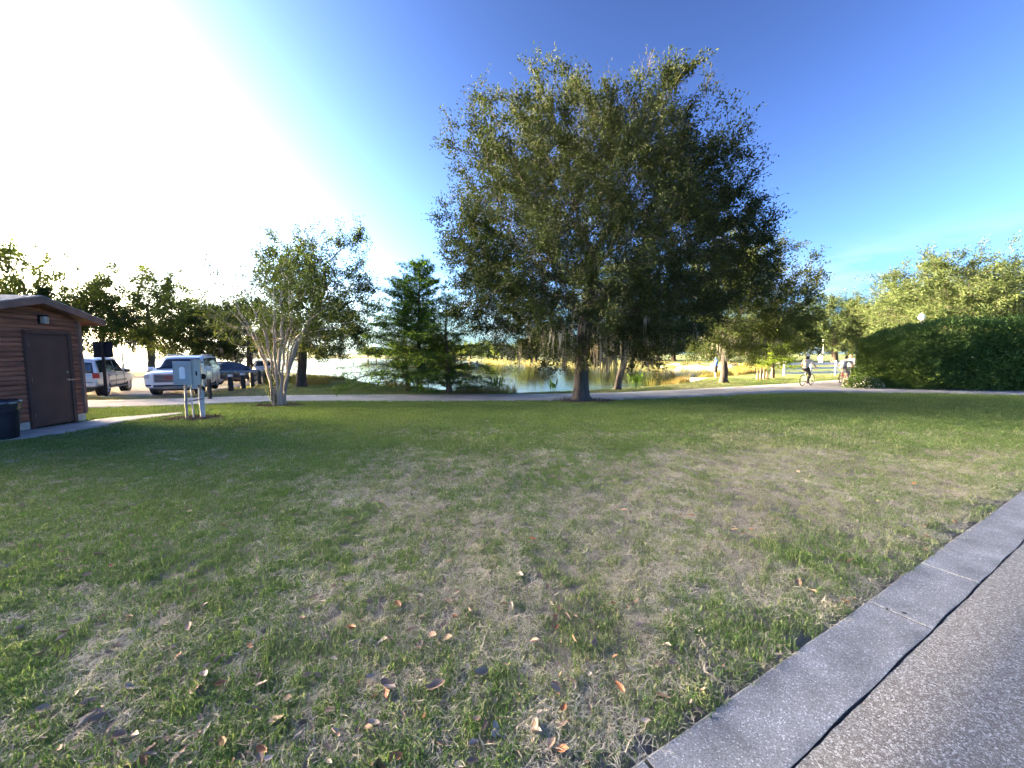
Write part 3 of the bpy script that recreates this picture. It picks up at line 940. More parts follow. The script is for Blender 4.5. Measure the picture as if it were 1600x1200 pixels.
# ---- bald cypresses: straight stem, tiers of feathery boughs
def cypress(loc, label, height, rbase, stem_r, seed, base_z=0.5, nb=70, leafm=None, per=9, name='cypress_tree', dens=1.0):
    root = tree_thing(name, loc, label)
    r = np.random.default_rng(seed)
    P = []; par = []
    ns = int(height / 0.25)
    for i in range(ns + 1):
        t = i / ns
        P.append(np.array([0.06 * math.sin(t * 5 + seed), 0.06 * math.cos(t * 4 + seed), -0.1 + (height + 0.1) * t])); par.append(i - 1)
    for k in range(nb):
        t = base_z / height + (0.97 - base_z / height) * (k / nb) ** 0.92
        i0 = int(t * ns); az = k * 2.399 + r.normal(0, 0.3)
        ln = rbase * (1 - t) ** 0.75 * r.choice([0.45, 0.7, 0.9, 1.05, 1.25]) + 0.2
        steps = max(2, int(ln / 0.2)); prev = i0
        d = np.array([math.cos(az), math.sin(az), 0.25 + 0.5 * t])
        p = P[i0].copy()
        for s in range(steps):
            d = norm(d + np.array([0, 0, -0.035]) + r.normal(0, 0.06, 3)); p = p + d * ln / steps
            P.append(p.copy()); par.append(prev); prev = len(P) - 1
            if s >= 0 and r.random() < 0.85:
                for sgn in (-1, 1):
                    sd = norm(np.array([-d[1] * sgn, d[0] * sgn, -0.05]) + d * 0.7 + r.normal(0, 0.15, 3))
                    l2 = ln * 0.38 * (1 - s / steps * 0.6) * r.uniform(0.5, 1.1)
                    q = P[prev] + sd * l2 * 0.5; P.append(q); par.append(prev)
                    P.append(q + norm(sd + r.normal(0, 0.2, 3)) * l2 * 0.5); par.append(len(P) - 2)
    P = np.array(P); par = np.array(par)
    rad = radii(par, 0.004, stem_r)
    rad[:ns + 1] = np.maximum(stem_r * (1 - np.linspace(0, 1, ns + 1)) ** 0.9, 0.006)
    branch_mesh('trunk', P, par, rad, M_BARK_CYP, parent=root, flare=1.7, flare_h=0.5)
    rad2 = rad.copy(); rad2[:ns + 1] = 1
    v, f = sprays(P, par, rad2, 0.03, per, 0.11, 0.13, 0.034, seed + 3, droop=0.25)
    tag(obj_np('crown', v, f, leafm or M_LEAF_CYP, root), kind='stuff')
    return root
cypress(G(657, 612), 'tallest cypress of the clump at the near shore', 7.0, 3.5, 0.15, 3, nb=125, per=7)
cypress(G(636, 611), 'thinner cypress left of the tallest one at the shore', 6.2, 3.3, 0.10, 8, nb=95, per=7)
cypress(G(700, 614.5), 'shorter cypress right of the tallest one at the shore', 4.9, 3.3, 0.14, 14, nb=80, per=6)
cypress(at(1208, 592, 29.5), 'small bright yellow-green cypress behind the dark tree', 3.7, 2.7, 0.13, 23, base_z=0.9, nb=80, leafm=M_LEAF_BRIGHT, per=10)

# ---- trees behind the parking lot (left)
t_left = grow_tree('oak_tree', (-37.5, 40.0, -0.35), 'tall open oak on the grass island behind the white SUV', 10.6, 5.0, 5.0, 3.0, 2.6, 0.30, 120, n_att=2000, D=0.5,
                   leaf=(0.20, 0.105), per=8, twigs=3, twig_len=0.8, moss=30, moss_len=1.2, lumps=0.34, dk=0.75, spread=0.4, zmid=0.45)
t_low = grow_tree('oak_tree', (-22.5, 33.0, -0.38), 'low wide mossy oak behind the dark grey sedan', 6.6, 4.0, 3.6, 1.5, 1.9, 0.24, 131, n_att=900, D=0.45,
                  leaf=(0.18, 0.09), per=9, twigs=4, twig_len=0.6, moss=55, moss_len=1.0, dk=0.65, spread=0.35)
copy_tree(t_low, (-27.5, 34.0, -0.38), 1.9, (1.0, 1.0, 1.0), 'low mossy oak behind the roof of the white SUV')
copy_tree(t_left, (-44.0, 41.5, -0.35), 2.2, (0.85, 0.85, 0.84), 'dark oak right behind the black square sign')
copy_tree(t_left, (-47.5, 38.0, -0.35), 4.0, (1.0, 1.0, 1.16), 'tallest tree rising behind the ridge of the brown shed')
copy_tree(t_left, (-57.5, 43.0, -0.35), 5.2, (0.95, 0.95, 0.95), 'tree right of the shed ridge, behind the shed eave')
# ---- row of trees west of the lawn (out of the photo; they shade it)
for k, (x, y, s) in enumerate([(-43.0, 4.0, 1.12), (-46.0, 11.0, 1.2), (-45.0, 18.5, 1.2), (-44.0, -3.0, 1.15), (-43.0, -10.0, 1.15), (-46.5, 26.0, 1.2), (-40.0, -17.0, 1.15)]):
    copy_tree(t_left, (x, y, 0.0), 0.8 * k, (1.05 * s, 1.05 * s, s), 'oak in the row west of the shed', 'oaks west of the shed')
copy_tree(t_left, (-49.5, 28.3, -0.3), 2.9, (1.45, 1.45, 1.6), 'tallest oak west of the shed')

# ---- sunlit trees on the right
t_r1 = grow_tree('oak_tree', (49.5, 44.0, -0.2), 'big olive-green tree rising behind the hedge at the right edge', 12.6, 8.0, 7.0, 3.5, 3.2, 0.38, 150, n_att=2000, D=0.6,
                 leaf=(0.24, 0.11), per=8, twigs=3, twig_len=1.0, leafm=M_LEAF_GOLD, lumps=0.3, dk=0.8, spread=0.5, zmid=0.42)
copy_tree(t_r1, (63.5, 52.0, -0.2), 2.1, (0.95, 0.95, 1.0), 'rightmost tree behind the hedge')
t_r2 = grow_tree('oak_tree', (62.0, 74.0, -0.2), 'broad low-branched tree behind the far lamp post', 12.5, 8.5, 7.5, 2.2, 2.6, 0.45, 161, n_att=1700, D=0.7,
                 leaf=(0.30, 0.15), per=8, twigs=3, twig_len=1.1, leafm=M_LEAF_GOLD, lumps=0.25, dk=0.95, spread=0.55)
copy_tree(t_r2, (74.0, 70.0, -0.2), 1.2, (1.0, 1.0, 1.12), 'broad tree between the lamp post and the hedge')
copy_tree(t_r2, (51.5, 80.0, -0.2), 3.3, (0.85, 0.85, 0.85), 'tree just left of the far lamp post')
copy_tree(t_r2, (90.0, 78.0, -0.2), 4.3, (1.0, 1.0, 1.05), 'far tree rising behind the round end of the hedge')
copy_tree(t_r2, (84.0, 92.0, -0.2), 0.4, (1.1, 1.1, 1.0), 'hindmost tree in the gap left of the hedge')
# ---- far shore: one row of trees, each a thing
t_f = grow_tree('oak_tree', (7.0, 112.0, -0.35), 'far shore tree straight behind the big oak trunk', 6.4, 4.6, 5.0, 1.2, 1.8, 0.35, 171, n_att=600, D=0.8,
                leaf=(0.40, 0.22), per=6, twigs=4, twig_len=1.1, leafm=M_LEAF_DARK, lumps=0.25, dk=1.1, spread=0.6, thr=0.035, tip=0.012)
t_f2 = grow_tree('oak_tree', (19.0, 108.0, -0.35), 'olive far shore tree right of the big oak trunk', 6.0, 4.2, 4.5, 0.8, 1.6, 0.32, 181, n_att=500, D=0.8,
                 leaf=(0.40, 0.22), per=6, twigs=4, twig_len=1.1, leafm=M_LEAF_GOLD, lumps=0.3, dk=1.1, spread=0.6, thr=0.035, tip=0.012)
fr = np.random.default_rng(99)
k = 0
for x in np.arange(-84, 66, 6.2):
    if abs(x - 7) < 4 or abs(x - 19) < 4: continue
    yy = 112 + max(0, 4 - x) * 2.2 * (1 - min(1, max(0, -x - 34) / 60) * 0.55) + fr.uniform(-4, 9) - max(0, x - 25) * 0.55
    src = t_f if fr.random() < 0.6 else t_f2
    s = fr.uniform(0.75, 1.15) * (1.35 if x > 24 else 1.0)
    copy_tree(src, (x + fr.uniform(-2, 2), yy, -0.3), fr.uniform(0, 6.28), (s * 1.1, s * 1.1, s * fr.uniform(0.85, 1.15)), 'tree in the far row across the lake', 'trees along the far shore')
    k += 1
# ------------------------------------------------------------------ hedge
def make_hedge():
    root = empty('hedge', (21.9, 21.5, -0.2)); tag(root, 'tall dense dark green clipped hedge beside the path at right', 'hedge')
    ox, oy, oz = root.location
    # outline in plan: rounded left end, runs right beyond the frame
    x0, x1 = 18.6, 38.0; half = 2.1; H = 3.55
    r = np.random.default_rng(301)
    def surf(n):
        """points on the hedge's lumpy outer surface with outward normals"""
        s = r.random(n) * (x1 - x0 + 4.0); face = r.random(n)
        x = np.empty(n); y = np.empty(n); z = np.empty(n); nx = np.zeros(n); ny = np.zeros(n); nz = np.zeros(n)
        ax = x0 + half + r.random(n) * (x1 - x0 - half)
        a = r.uniform(math.pi * 0.5, math.pi * 1.5, n)
        front = face < 0.40; end = (face >= 0.40) & (face < 0.62); top = (face >= 0.62) & (face < 0.92); back = face >= 0.92
        zz = r.random(n) ** 0.85 * H
        x[front] = ax[front]; y[front] = -half; ny[front] = -1; z[front] = zz[front]
        x[back] = ax[back]; y[back] = half; ny[back] = 1; z[back] = zz[back]
        x[end] = x0 + half + half * np.cos(a[end]); y[end] = half * np.sin(a[end]); nx[end] = np.cos(a[end]); ny[end] = np.sin(a[end]); z[end] = zz[end]
        tx = x0 + 0.3 + r.random(n) * (x1 - x0 - 0.3); ty = r.uniform(-half, half, n)
        x[top] = tx[top]; y[top] = ty[top]; z[top] = H; nz[top] = 1
        keep = ~(top & ((x - x0 - half) ** 2 + y ** 2 > half ** 2) & (x < x0 + half))
        return [q[keep] for q in (x, y, z, nx, ny, nz)]
    x, y, z, nx, ny, nz = surf(105000)
    # rounded shoulders and lower left end
    hh = H * (0.80 + 0.20 * ss(x0, x0 + 3.0, x)) * (0.96 + 0.08 * fbm(x + 30, y + 9, 1.8, 27, 2))
    zr = z / H
    sh = np.clip((zr - 0.72) / 0.28, 0, 1)
    inset = 0.40 * sh ** 2
    cx = np.clip(x, x0 + half, x1)
    px_ = cx + (x - cx) * (1 - inset / half); py_ = y * (1 - inset / half)
    lump = 0.75 * (fbm(x * 1.0 + 50, z + 0.7 * y + 50, 1.3, 41, 3) - 0.5) + 0.25 * (fbm(x + 80, z * 1.3 + y, 0.45, 61, 2) - 0.5)
    off = lump * 1.25 + r.normal(0, 0.05, len(x)) - np.abs(r.normal(0, 0.10, len(x))) + np.where(fbm(x * 3 + 11, z * 3 + y * 3, 0.5, 66, 2) > 0.66, r.uniform(0, 0.25, len(x)), 0)
    topz = hh * zr - 0.25 * np.where(nz > 0, (np.abs(y) / half) ** 3, 0)
    pos = np.stack([px_ + nx * off, py_ + ny * off, topz + nz * off * 0.8], -1)
    pos[:, 2] = np.maximum(pos[:, 2], 0.03)
    # the hedge runs slightly towards the camera to the right
    an = -0.19; ca, sa = math.cos(an), math.sin(an)
    lx = pos[:, 0] - 20.5; ly = pos[:, 1]
    wx = lx * ca - ly * sa; wy = lx * sa + ly * ca
    P_ = np.stack([wx, wy, pos[:, 2]], -1)
    N_ = np.stack([nx * ca - ny * sa, nx * sa + ny * ca, nz], -1)
    ax_ = norm(N_ * 0.5 + r.normal(0, 0.6, P_.shape) + np.array([0, 0, 0.25]))
    nr = norm(N_ + r.normal(0, 0.5, P_.shape) + np.array([0, 0, 0.4]))
    v, f = leaf_quads(P_, ax_, nr, 0.12 * r.uniform(0.6, 1.3, len(P_)), 0.062 * r.uniform(0.7, 1.2, len(P_)))
    tag(obj_np('foliage', v, f, M_LEAF_HEDGE, root), kind='stuff')
    # twiggy dark heart of the hedge: dense stems
    mb = MB()
    for k in range(46):
        lx = r.uniform(-1.3, 16.5); ly = r.uniform(-1.0, 1.0)
        bx, by = lx * ca - ly * sa, lx * sa + ly * ca
        for q in range(3):
            mb.tube((bx, by, 0), (bx + r.normal(0, 0.35), by + r.normal(0, 0.35), r.uniform(1.8, 2.9)), 0.022, 0.006, 5)
    mb.build('stems', M_BARK, root)
    # inner shell of leaves that closes the hedge against light from behind
    n2 = 26000
    lx = r.uniform(-1.4, 17.0, n2); ly = r.uniform(-1.5, 1.5, n2); lz = r.uniform(0.05, 3.0, n2) * (0.70 + 0.27 * ss(x0, x0 + 4, lx + 20.5))
    q = np.stack([lx * ca - ly * sa, lx * sa + ly * ca, lz], -1)
    v, f = leaf_quads(q, norm(r.normal(0, 1, q.shape)), norm(r.normal(0, 1, q.shape)), np.full(n2, 0.24), np.full(n2, 0.15))
    tag(obj_np('inner_foliage', v, f, M_LEAF_HEDGE, root), kind='stuff')
make_hedge()
# flowering low shrub at the hedge's left foot
def low_shrub():
    root = empty('flowering_shrub', (19.0, 20.75, -0.2)); tag(root, 'low flowering shrub with white blossom at the left foot of the hedge', 'shrub')
    r = np.random.default_rng(12)
    n = 5200
    d = norm(r.normal(0, 1, (n, 3))); d[:, 2] = np.abs(d[:, 2])
    p = d * np.array([0.95, 0.7, 0.62]) * (r.random((n, 1)) ** 0.4) + np.array([0, 0, 0.05])
    v, f = leaf_quads(p, norm(d + r.normal(0, 0.6, d.shape)), norm(d + r.normal(0, 0.5, d.shape)), 0.09 * r.uniform(0.6, 1.3, n), 0.045 * r.uniform(0.7, 1.2, n))
    tag(obj_np('foliage', v, f, M_LEAF_HEDGE, root), kind='stuff')
    n = 260
    d = norm(r.normal(0, 1, (n, 3))); d[:, 2] = np.abs(d[:, 2])
    p = d * np.array([0.97, 0.72, 0.6])
    v, f = leaf_quads(p, norm(d + r.normal(0, 0.8, d.shape)), norm(d), np.full(n, 0.07), np.full(n, 0.06))
    tag(obj_np('blossom', v, f, leafmat('white_blossom', (0.55, 0.5, 0.42), (0.8, 0.76, 0.7), 0.3, tcol=(1, 1, 0.9)), root), kind='stuff')
low_shrub()

# ------------------------------------------------------------------ scattered ground cover (grass, reeds): instanced stuff
def tuft_mesh(name, n, h, w, lean, r, mat, flat=False, rad=0.04, segs=2):
    V = []; F = []; nv = 0
    for k in range(n):
        a = r.uniform(0, 6.283); b = np.array([math.cos(a), math.sin(a), 0]) * rad * math.sqrt(r.random())
        az = r.uniform(0, 6.283); hd = np.array([math.cos(az), math.sin(az), 0]); sd = np.array([-hd[1], hd[0], 0])
        L = h * r.uniform(0.55, 1.2); ww = w * r.uniform(0.7, 1.2)
        if flat:
            p0 = b + np.array([0, 0, r.uniform(0.002, 0.018)])
            p1 = p0 + hd * L * 0.5 + np.array([0, 0, r.uniform(-0.004, 0.012)])
            p2 = p0 + hd * L + np.array([0, 0, r.uniform(-0.006, 0.006)]) + sd * r.normal(0, 0.2) * L
        else:
            ln = lean * r.uniform(0.2, 1.3)
            p0 = b - np.array([0, 0, 0.006]); p1 = b + hd * L * 0.30 * ln + np.array([0, 0, L * 0.6])
            p2 = b + hd * L * 1.0 * ln + np.array([0, 0, L * (1.0 - 0.35 * ln)])
        V += [p0 - sd * ww * 0.5, p0 + sd * ww * 0.5, p1 + sd * ww * 0.45, p1 - sd * ww * 0.45, p2]
        F += [(nv, nv + 1, nv + 2, nv + 3), (nv + 3, nv + 2, nv + 4)]; nv += 5
    return mesh_np(name, V, F, mat)

_gn = {}
def scatter(name, protos, pos, rot, scl, idx, dry, mat_unused=None, kind='stuff', label=None, cat=None, parent=None):
    me = bpy.data.meshes.new(name)
    me.vertices.add(len(pos)); me.vertices.foreach_set('co', pos.astype(np.float32).ravel())
    a = me.attributes.new('rot', 'FLOAT_VECTOR', 'POINT'); a.data.foreach_set('vector', rot.astype(np.float32).ravel())
    a = me.attributes.new('scl', 'FLOAT_VECTOR', 'POINT'); a.data.foreach_set('vector', scl.astype(np.float32).ravel())
    a = me.attributes.new('idx', 'INT', 'POINT'); a.data.foreach_set('value', idx.astype(np.int32))
    a = me.attributes.new('dry', 'FLOAT', 'POINT'); a.data.foreach_set('value', dry.astype(np.float32))
    for p_ in protos:
        for m_ in p_.materials:
            if m_ and m_.name not in [q.name for q in me.materials]: me.materials.append(m_)
    o = link(bpy.data.objects.new(name, me), parent)
    pc = bpy.data.collections.new(name + '_source')
    for i, pm in enumerate(protos):
        pc.objects.link(bpy.data.objects.new('%s_source_%02d' % (name, i), pm))
    ng = bpy.data.node_groups.new(name + '_scatter', 'GeometryNodeTree')
    ng.interface.new_socket('Geometry', in_out='INPUT', socket_type='NodeSocketGeometry')
    ng.interface.new_socket('Geometry', in_out='OUTPUT', socket_type='NodeSocketGeometry')
    N = ng.nodes; Lk = ng.links
    gi = N.new('NodeGroupInput'); go = N.new('NodeGroupOutput')
    iop = N.new('GeometryNodeInstanceOnPoints')
    ci = N.new('GeometryNodeCollectionInfo'); ci.inputs['Collection'].default_value = pc
    ci.inputs['Separate Children'].default_value = True; ci.inputs['Reset Children'].default_value = True
    def attr(nm, t):
        q = N.new('GeometryNodeInputNamedAttribute'); q.data_type = t; q.inputs['Name'].default_value = nm; return q
    ar = attr('rot', 'FLOAT_VECTOR'); as_ = attr('scl', 'FLOAT_VECTOR'); ai = attr('idx', 'INT')
    er = N.new('FunctionNodeEulerToRotation')
    Lk.new(ar.outputs['Attribute'], er.inputs[0])
    Lk.new(gi.outputs[0], iop.inputs['Points']); Lk.new(ci.outputs[0], iop.inputs['Instance'])
    iop.inputs['Pick Instance'].default_value = True
    Lk.new(ai.outputs['Attribute'], iop.inputs['Instance Index'])
    Lk.new(er.outputs[0], iop.inputs['Rotation']); Lk.new(as_.outputs['Attribute'], iop.inputs['Scale'])
    Lk.new(iop.outputs[0], go.inputs[0])
    md = o.modifiers.new('scatter', 'NODES'); md.node_group = ng
    tag(o, label, cat, kind=kind)
    return o

M_GRASS = leafmat('grass_blades', (0.052, 0.108, 0.022), (0.122, 0.205, 0.048), 0.25, dry=(0.40, 0.355, 0.235), rough=0.8)
M_THATCH = leafmat('dead_grass', (0.25, 0.215, 0.155), (0.54, 0.485, 0.37), 0.15, tcol=(1, 1, 1), rough=0.8)
M_REED = leafmat('reed_blades', (0.055, 0.08, 0.018), (0.14, 0.14, 0.04), 0.35, dry=(0.21, 0.16, 0.065), rough=0.6)
gr = np.random.default_rng(77)
green_t = [tuft_mesh('grass_tuft', 26, 0.040, 0.0038, 1.15, gr, M_GRASS, rad=0.055) for _ in range(5)]
thatch_t = [tuft_mesh('thatch_tuft', 20, 0.06, 0.0032, 0.9, gr, M_THATCH, flat=True, rad=0.06) for _ in range(3)]
long_t = [tuft_mesh('far_grass_tuft', 26, 0.05, 0.0080, 1.1, gr, M_GRASS, rad=0.09) for _ in range(4)]

path_n = resample(pn, 150)
def on_lawn(x, y):
    """True where lawn grass grows: not on kerb, path, apron, lot or mulch"""
    v = kv(x, y)
    # ragged line where the grass creeps over the kerb
    creep = 0.05 * (fbm(x * 3, y * 3, 0.7, 15, 3) - 0.5)
    ok = v > 0.015 + creep
    yn = np.interp(x, path_n[:, 0], path_n[:, 1])
    ok &= y < yn - 0.02 + 0.10 * (fbm(x, y * 0, 0.9, 19, 2) - 0.5)
    ap = np.array([(-10.6, 3.0), G(-60, 705)[:2], G(0, 693)[:2], G(120, 675)[:2], G(200, 659)[:2], G(286, 647.5)[:2], G(284, 645.5)[:2], (-10.5, 9.9), (-10.6, 9.9)])
    ins = np.zeros(x.shape, bool)
    for i in range(len(ap)):
        ax, ay = ap[i]; bx, by = ap[(i + 1) % len(ap)]
        ins ^= ((ay > y) != (by > y)) & (x < (bx - ax) * (y - ay) / (by - ay + 1e-12) + ax)
    ok &= ~ins
    ok &= ~((x < -10.3) & (y < 9.4))
    for (cx, cy, cr_) in MULCH:
        ok &= np.hypot(x - cx, (y - cy) * 1.25) > cr_ * (0.85 + 0.3 * fbm(x, y, 0.5, 9, 2))
    return ok
BOX = G(303, 654)
MULCH = [(OAK[0] + 0.1, OAK[1], 1.25), (MYR[0], MYR[1], 0.85), (BOX[0], BOX[1], 0.62)]

def lawn():
    r = np.random.default_rng(500)
    def sample(n, y0, y1, power):
        u = r.random(n)
        y = (y0 ** power + (y1 ** power - y0 ** power) * u) ** (1 / power)
        x = r.uniform(-1.45, 1.45, n) * (y + 0.7)
        return x, y
    def put(name, protos, x, y, keep, s, d, tilt):
        x, y, s, d = x[keep], y[keep], s[keep], d[keep]
        n = len(x)
        pos = np.stack([x, y, T(x, y)], -1)
        rot = np.stack([r.normal(0, tilt, n), r.normal(0, tilt, n), r.uniform(0, 6.283, n)], -1)
        scl = np.stack([s, s, s * r.uniform(0.75, 1.25, n)], -1)
        idx = r.integers(0, len(protos), n)
        return scatter(name, protos, pos, rot, scl, idx, d)
    # near lawn
    x, y = sample(60000, 0.75, 7.5, 1.35)
    d = dryness(x, y); ok = on_lawn(x, y)
    keep = ok & (r.random(len(x)) > 0.22 + 0.66 * d)
    o = put('lawn_grass', green_t, x, y, keep, r.uniform(0.6, 1.25, len(x)) * (1.1 - 0.35 * d), np.clip(d * 0.75 - 0.12 + r.normal(0, 0.08, len(x)), 0, 1), 0.18)
    x, y = sample(46000, 0.75, 8.0, 1.35)
    d = dryness(x, y); keep = on_lawn(x, y) & (r.random(len(x)) < 0.40 + 0.6 * d)
    bare = fbm(x, y, 0.5, 33, 2) < 0.30
    put('dead_grass', thatch_t, x, y, keep & ~bare, r.uniform(0.6, 1.2, len(x)), d, 0.1)
    # mid lawn
    x, y = sample(52000, 6.5, 18.0, 1.5)
    d = dryness(x, y); keep = on_lawn(x, y) & (r.random(len(x)) > 0.05 + 0.6 * d)
    put('far_lawn_grass', long_t, x, y, keep, r.uniform(0.7, 1.3, len(x)), np.clip(d * 0.8 - 0.05 + r.normal(0, 0.06, len(x)), 0, 1), 0.15)
lawn()

# grass beyond the path (banks, strip by the lot) and reeds
def banks():
    r = np.random.default_rng(610)
    n = 60000
    x = r.uniform(-34, 34, n); y = r.uniform(11, 34, n)
    yf = np.interp(x, resample(pf, 150)[:, 0], resample(pf, 150)[:, 1])
    sd = lake_sd(x, y)
    lot = (x < -15.25 - (y - 18.1) * 0.22) & (y > 17.9)
    br_ = np.zeros(n, bool)
    blp = resample(bl, 50); brp = resample(br, 50)
    inb = (x > 11.5) & (y > np.interp(x, brp[:, 0], brp[:, 1]) - 0.1) & (y < np.interp(x, blp[:, 0], blp[:, 1]) + 0.05)
    keep = (y > yf + 0.08) & (sd < -0.5) & ~lot & ~inb
    x, y = x[keep], y[keep]; m = len(x)
    pos = np.stack([x, y, T(x, y)], -1)
    d = np.clip(0.30 + 0.9 * (fbm(x, y, 2.5, 71) - 0.5) + 0.25 * (x < -12) + 0.15 * ss(-3, -1, lake_sd(x, y)), 0, 1)
    rot = np.stack([r.normal(0, .15, m), r.normal(0, .15, m), r.uniform(0, 6.28, m)], -1)
    s = r.uniform(0.8, 1.6, m)
    scatter('bank_grass', long_t, pos, rot, np.stack([s, s, s], -1), r.integers(0, len(long_t), m), d)
    reed_t = [tuft_mesh('reed_tuft', 16, 0.75, 0.022, 0.45, gr, M_REED, rad=0.16) for _ in range(4)]
    # reeds hug the shore, in patches
    n = 60000
    x = np.concatenate([r.uniform(-30, 40, n), r.uniform(-60, 60, n)]); y = np.concatenate([r.uniform(21, 60, n), r.uniform(60, 135, n)])
    sd = lake_sd(x, y)
    patch = fbm(x, y, 5.0, 88, 2)
    left = (x < -5.5) & (y < 29.5); right = (x > 8.6) & (y < 60); far_ = y > 60
    clear = (x > 12.3) & (x < 17.8) & (y > 26) & (y < 32.5)          # fishing platform
    keep = (((left & (sd > -7.5) & (sd < -0.3) & (patch > 0.48)) | (right & (sd > -1.7) & (sd < 0.5) & (patch > 0.47))) & (patch > 0.40)) | (far_ & (sd > -5) & (sd < 1.0) & (r.random(len(x)) < 0.3))
    keep &= ~clear
    keep &= ~((x > -4.5) & (x < 8.6) & (y < 45))
    x, y = x[keep], y[keep]; m = len(x)
    pos = np.stack([x, y, np.maximum(T(x, y), WATER_Z - 0.15)], -1)
    rot = np.stack([r.normal(0, .1, m), r.normal(0, .1, m), r.uniform(0, 6.28, m)], -1)
    s = r.uniform(0.5, 1.1, m) * np.where(y > 60, 0.8, np.where(x < 0, 0.75, 1.0))
    d = np.clip(fbm(x, y, 3.0, 13, 2) * 1.6 - 0.45, 0, 1)
    scatter('reeds', reed_t, pos, rot, np.stack([s, s, s], -1), r.integers(0, 4, m), d)
    # thin reeds standing in the water by the cypresses
    n = 500
    x = r.uniform(-3.0, 0.2, n); y = r.uniform(19.2, 22.5, n)
    pos = np.stack([x, y, np.maximum(T(x, y), WATER_Z - 0.1)], -1)
    s = r.uniform(0.5, 1.0, n)
    rot = np.stack([r.normal(0, .1, n), r.normal(0, .1, n), r.uniform(0, 6.28, n)], -1)
    thin_t = [tuft_mesh('thin_reed_tuft', 5, 0.8, 0.012, 0.25, gr, M_REED, rad=0.12) for _ in range(3)]
    scatter('shore_reeds', thin_t, pos, rot, np.stack([s, s, s], -1), r.integers(0, 3, n), np.full(n, 0.5))
banks()

# mulch rings
M_MULCH = leafmat('bark_mulch', (0.05, 0.035, 0.027), (0.17, 0.12, 0.09), 0.0, rough=0.95)
for (cx, cy, cr_), lab in zip(MULCH, ('ring of bark mulch and fallen leaves round the big oak', 'ring of mulch round the crape myrtle', 'mulch under the electrical cabinet')):
    r = np.random.default_rng(int(abs(cx * 100)) + 3)
    n = int(2600 * cr_)
    a = r.uniform(0, 6.283, n); q = cr_ * 1.05 * np.sqrt(r.random(n))
    x = cx + q * np.cos(a); y = cy + q * np.sin(a) / 1.25
    p_ = np.stack([x, y, T(x, y) + r.uniform(0.0, 0.05, n) * (1 - (q / cr_) ** 2 * 0.6).clip(0.2, 1)], -1)
    v, f = leaf_quads(p_, norm(np.stack([r.normal(0, 1, n), r.normal(0, 1, n), r.normal(0, 0.25, n)], -1)), norm(r.normal(0, 0.4, (n, 3)) + np.array([0, 0, 1])), r.uniform(0.05, 0.12, n), r.uniform(0.02, 0.05, n))
    o = obj_np('mulch_bed', v, f, M_MULCH); tag(o, lab, 'mulch', kind='stuff')

# ---- water plants with broad leaves at the near shore
M_WPLANT = leafmat('water_plant_leaves', (0.05, 0.10, 0.02), (0.12, 0.19, 0.04), 0.35)
def water_plant(loc, label, n, h, spread_, seed):
    root = empty('water_plant', loc); tag(root, label, 'plant', 'broad-leaved plants at the near shore')
    r = np.random.default_rng(seed); mesh = None
    L = 12
    for k in range(n):
        a = r.uniform(0, 6.28); b = np.array([math.cos(a), math.sin(a), 0]) * spread_ * r.random()
        hd = np.array([math.cos(a), math.sin(a), 0]) * r.uniform(0.05, 0.35); hh = h * r.uniform(0.6, 1.1)
        sd = np.array([-math.sin(a), math.cos(a), 0])
        V = []
        for t, w in ((0, 0.006), (0.45, 0.012), (0.6, 0.05), (0.8, 0.055), (1.0, 0.004)):
            c = b + hd * t * t * hh + np.array([0, 0, hh * t])
            V += [c - sd * w, c + sd * w]
        F = [(2 * i, 2 * i + 1, 2 * i + 3, 2 * i + 2) for i in range(4)]
        obj_np('leaf', V, F, M_WPLANT, root)
for (px, py, d_, lab, n, h, sp, sd_) in ((777, 613, 19.6, 'broad-leaved water plant left of the big oak, nearest the cypresses', 14, 0.75, 0.35, 1),
                                        (868, 614, 19.6, 'sparse water plant just left of the big oak trunk', 10, 0.6, 0.45, 2),
                                        (993, 606, 22.0, 'bushy green water plant between the slender tree and the platform', 34, 0.85, 0.45, 3)):
    p = at(px, py, d_)
    water_plant((p[0], p[1], max(T1(p[0], p[1]), WATER_Z - 0.05)), lab, n, h + 0.15, sp, sd_)

# ---- cypress knees by the small bright cypress
M_KNEE = pmat('cypress_knee_wood', (0.26, 0.17, 0.12), 0.9, 0.2, 8, bump=0.6, bscale=20, stretch=(1, 1, 0.3))
for k, (px, d_, h, r0) in enumerate(((1184, 28.0, 0.75, 0.11), (1189, 28.2, 0.95, 0.13), (1194, 27.8, 0.85, 0.12), (1199, 28.3, 0.6, 0.10))):
    x = (px - 800) / 600 * d_
    mb = MB(); z0 = T1(x, d_) - 0.05
    mb.tube((0, 0, 0), (0.03, 0.02, h * 0.5), r0, r0 * 0.62, 9); mb.tube((0.03, 0.02, h * 0.5), (0.02, 0.04, h * 0.92), r0 * 0.62, r0 * 0.34, 9); mb.sphere((0.02, 0.04, h * 0.92), r0 * 0.36)
    o = mb.build('cypress_knee', M_KNEE, smooth=True); o.location = (x, d_, z0)
    tag(o, ['leftmost pinkish cypress knee left of the small bright cypress', 'tallest pinkish cypress knee in the row of four', 'third cypress knee from the left', 'shortest cypress knee, nearest the bright cypress stem'][k], 'tree root', 'cypress knees by the bright cypress')

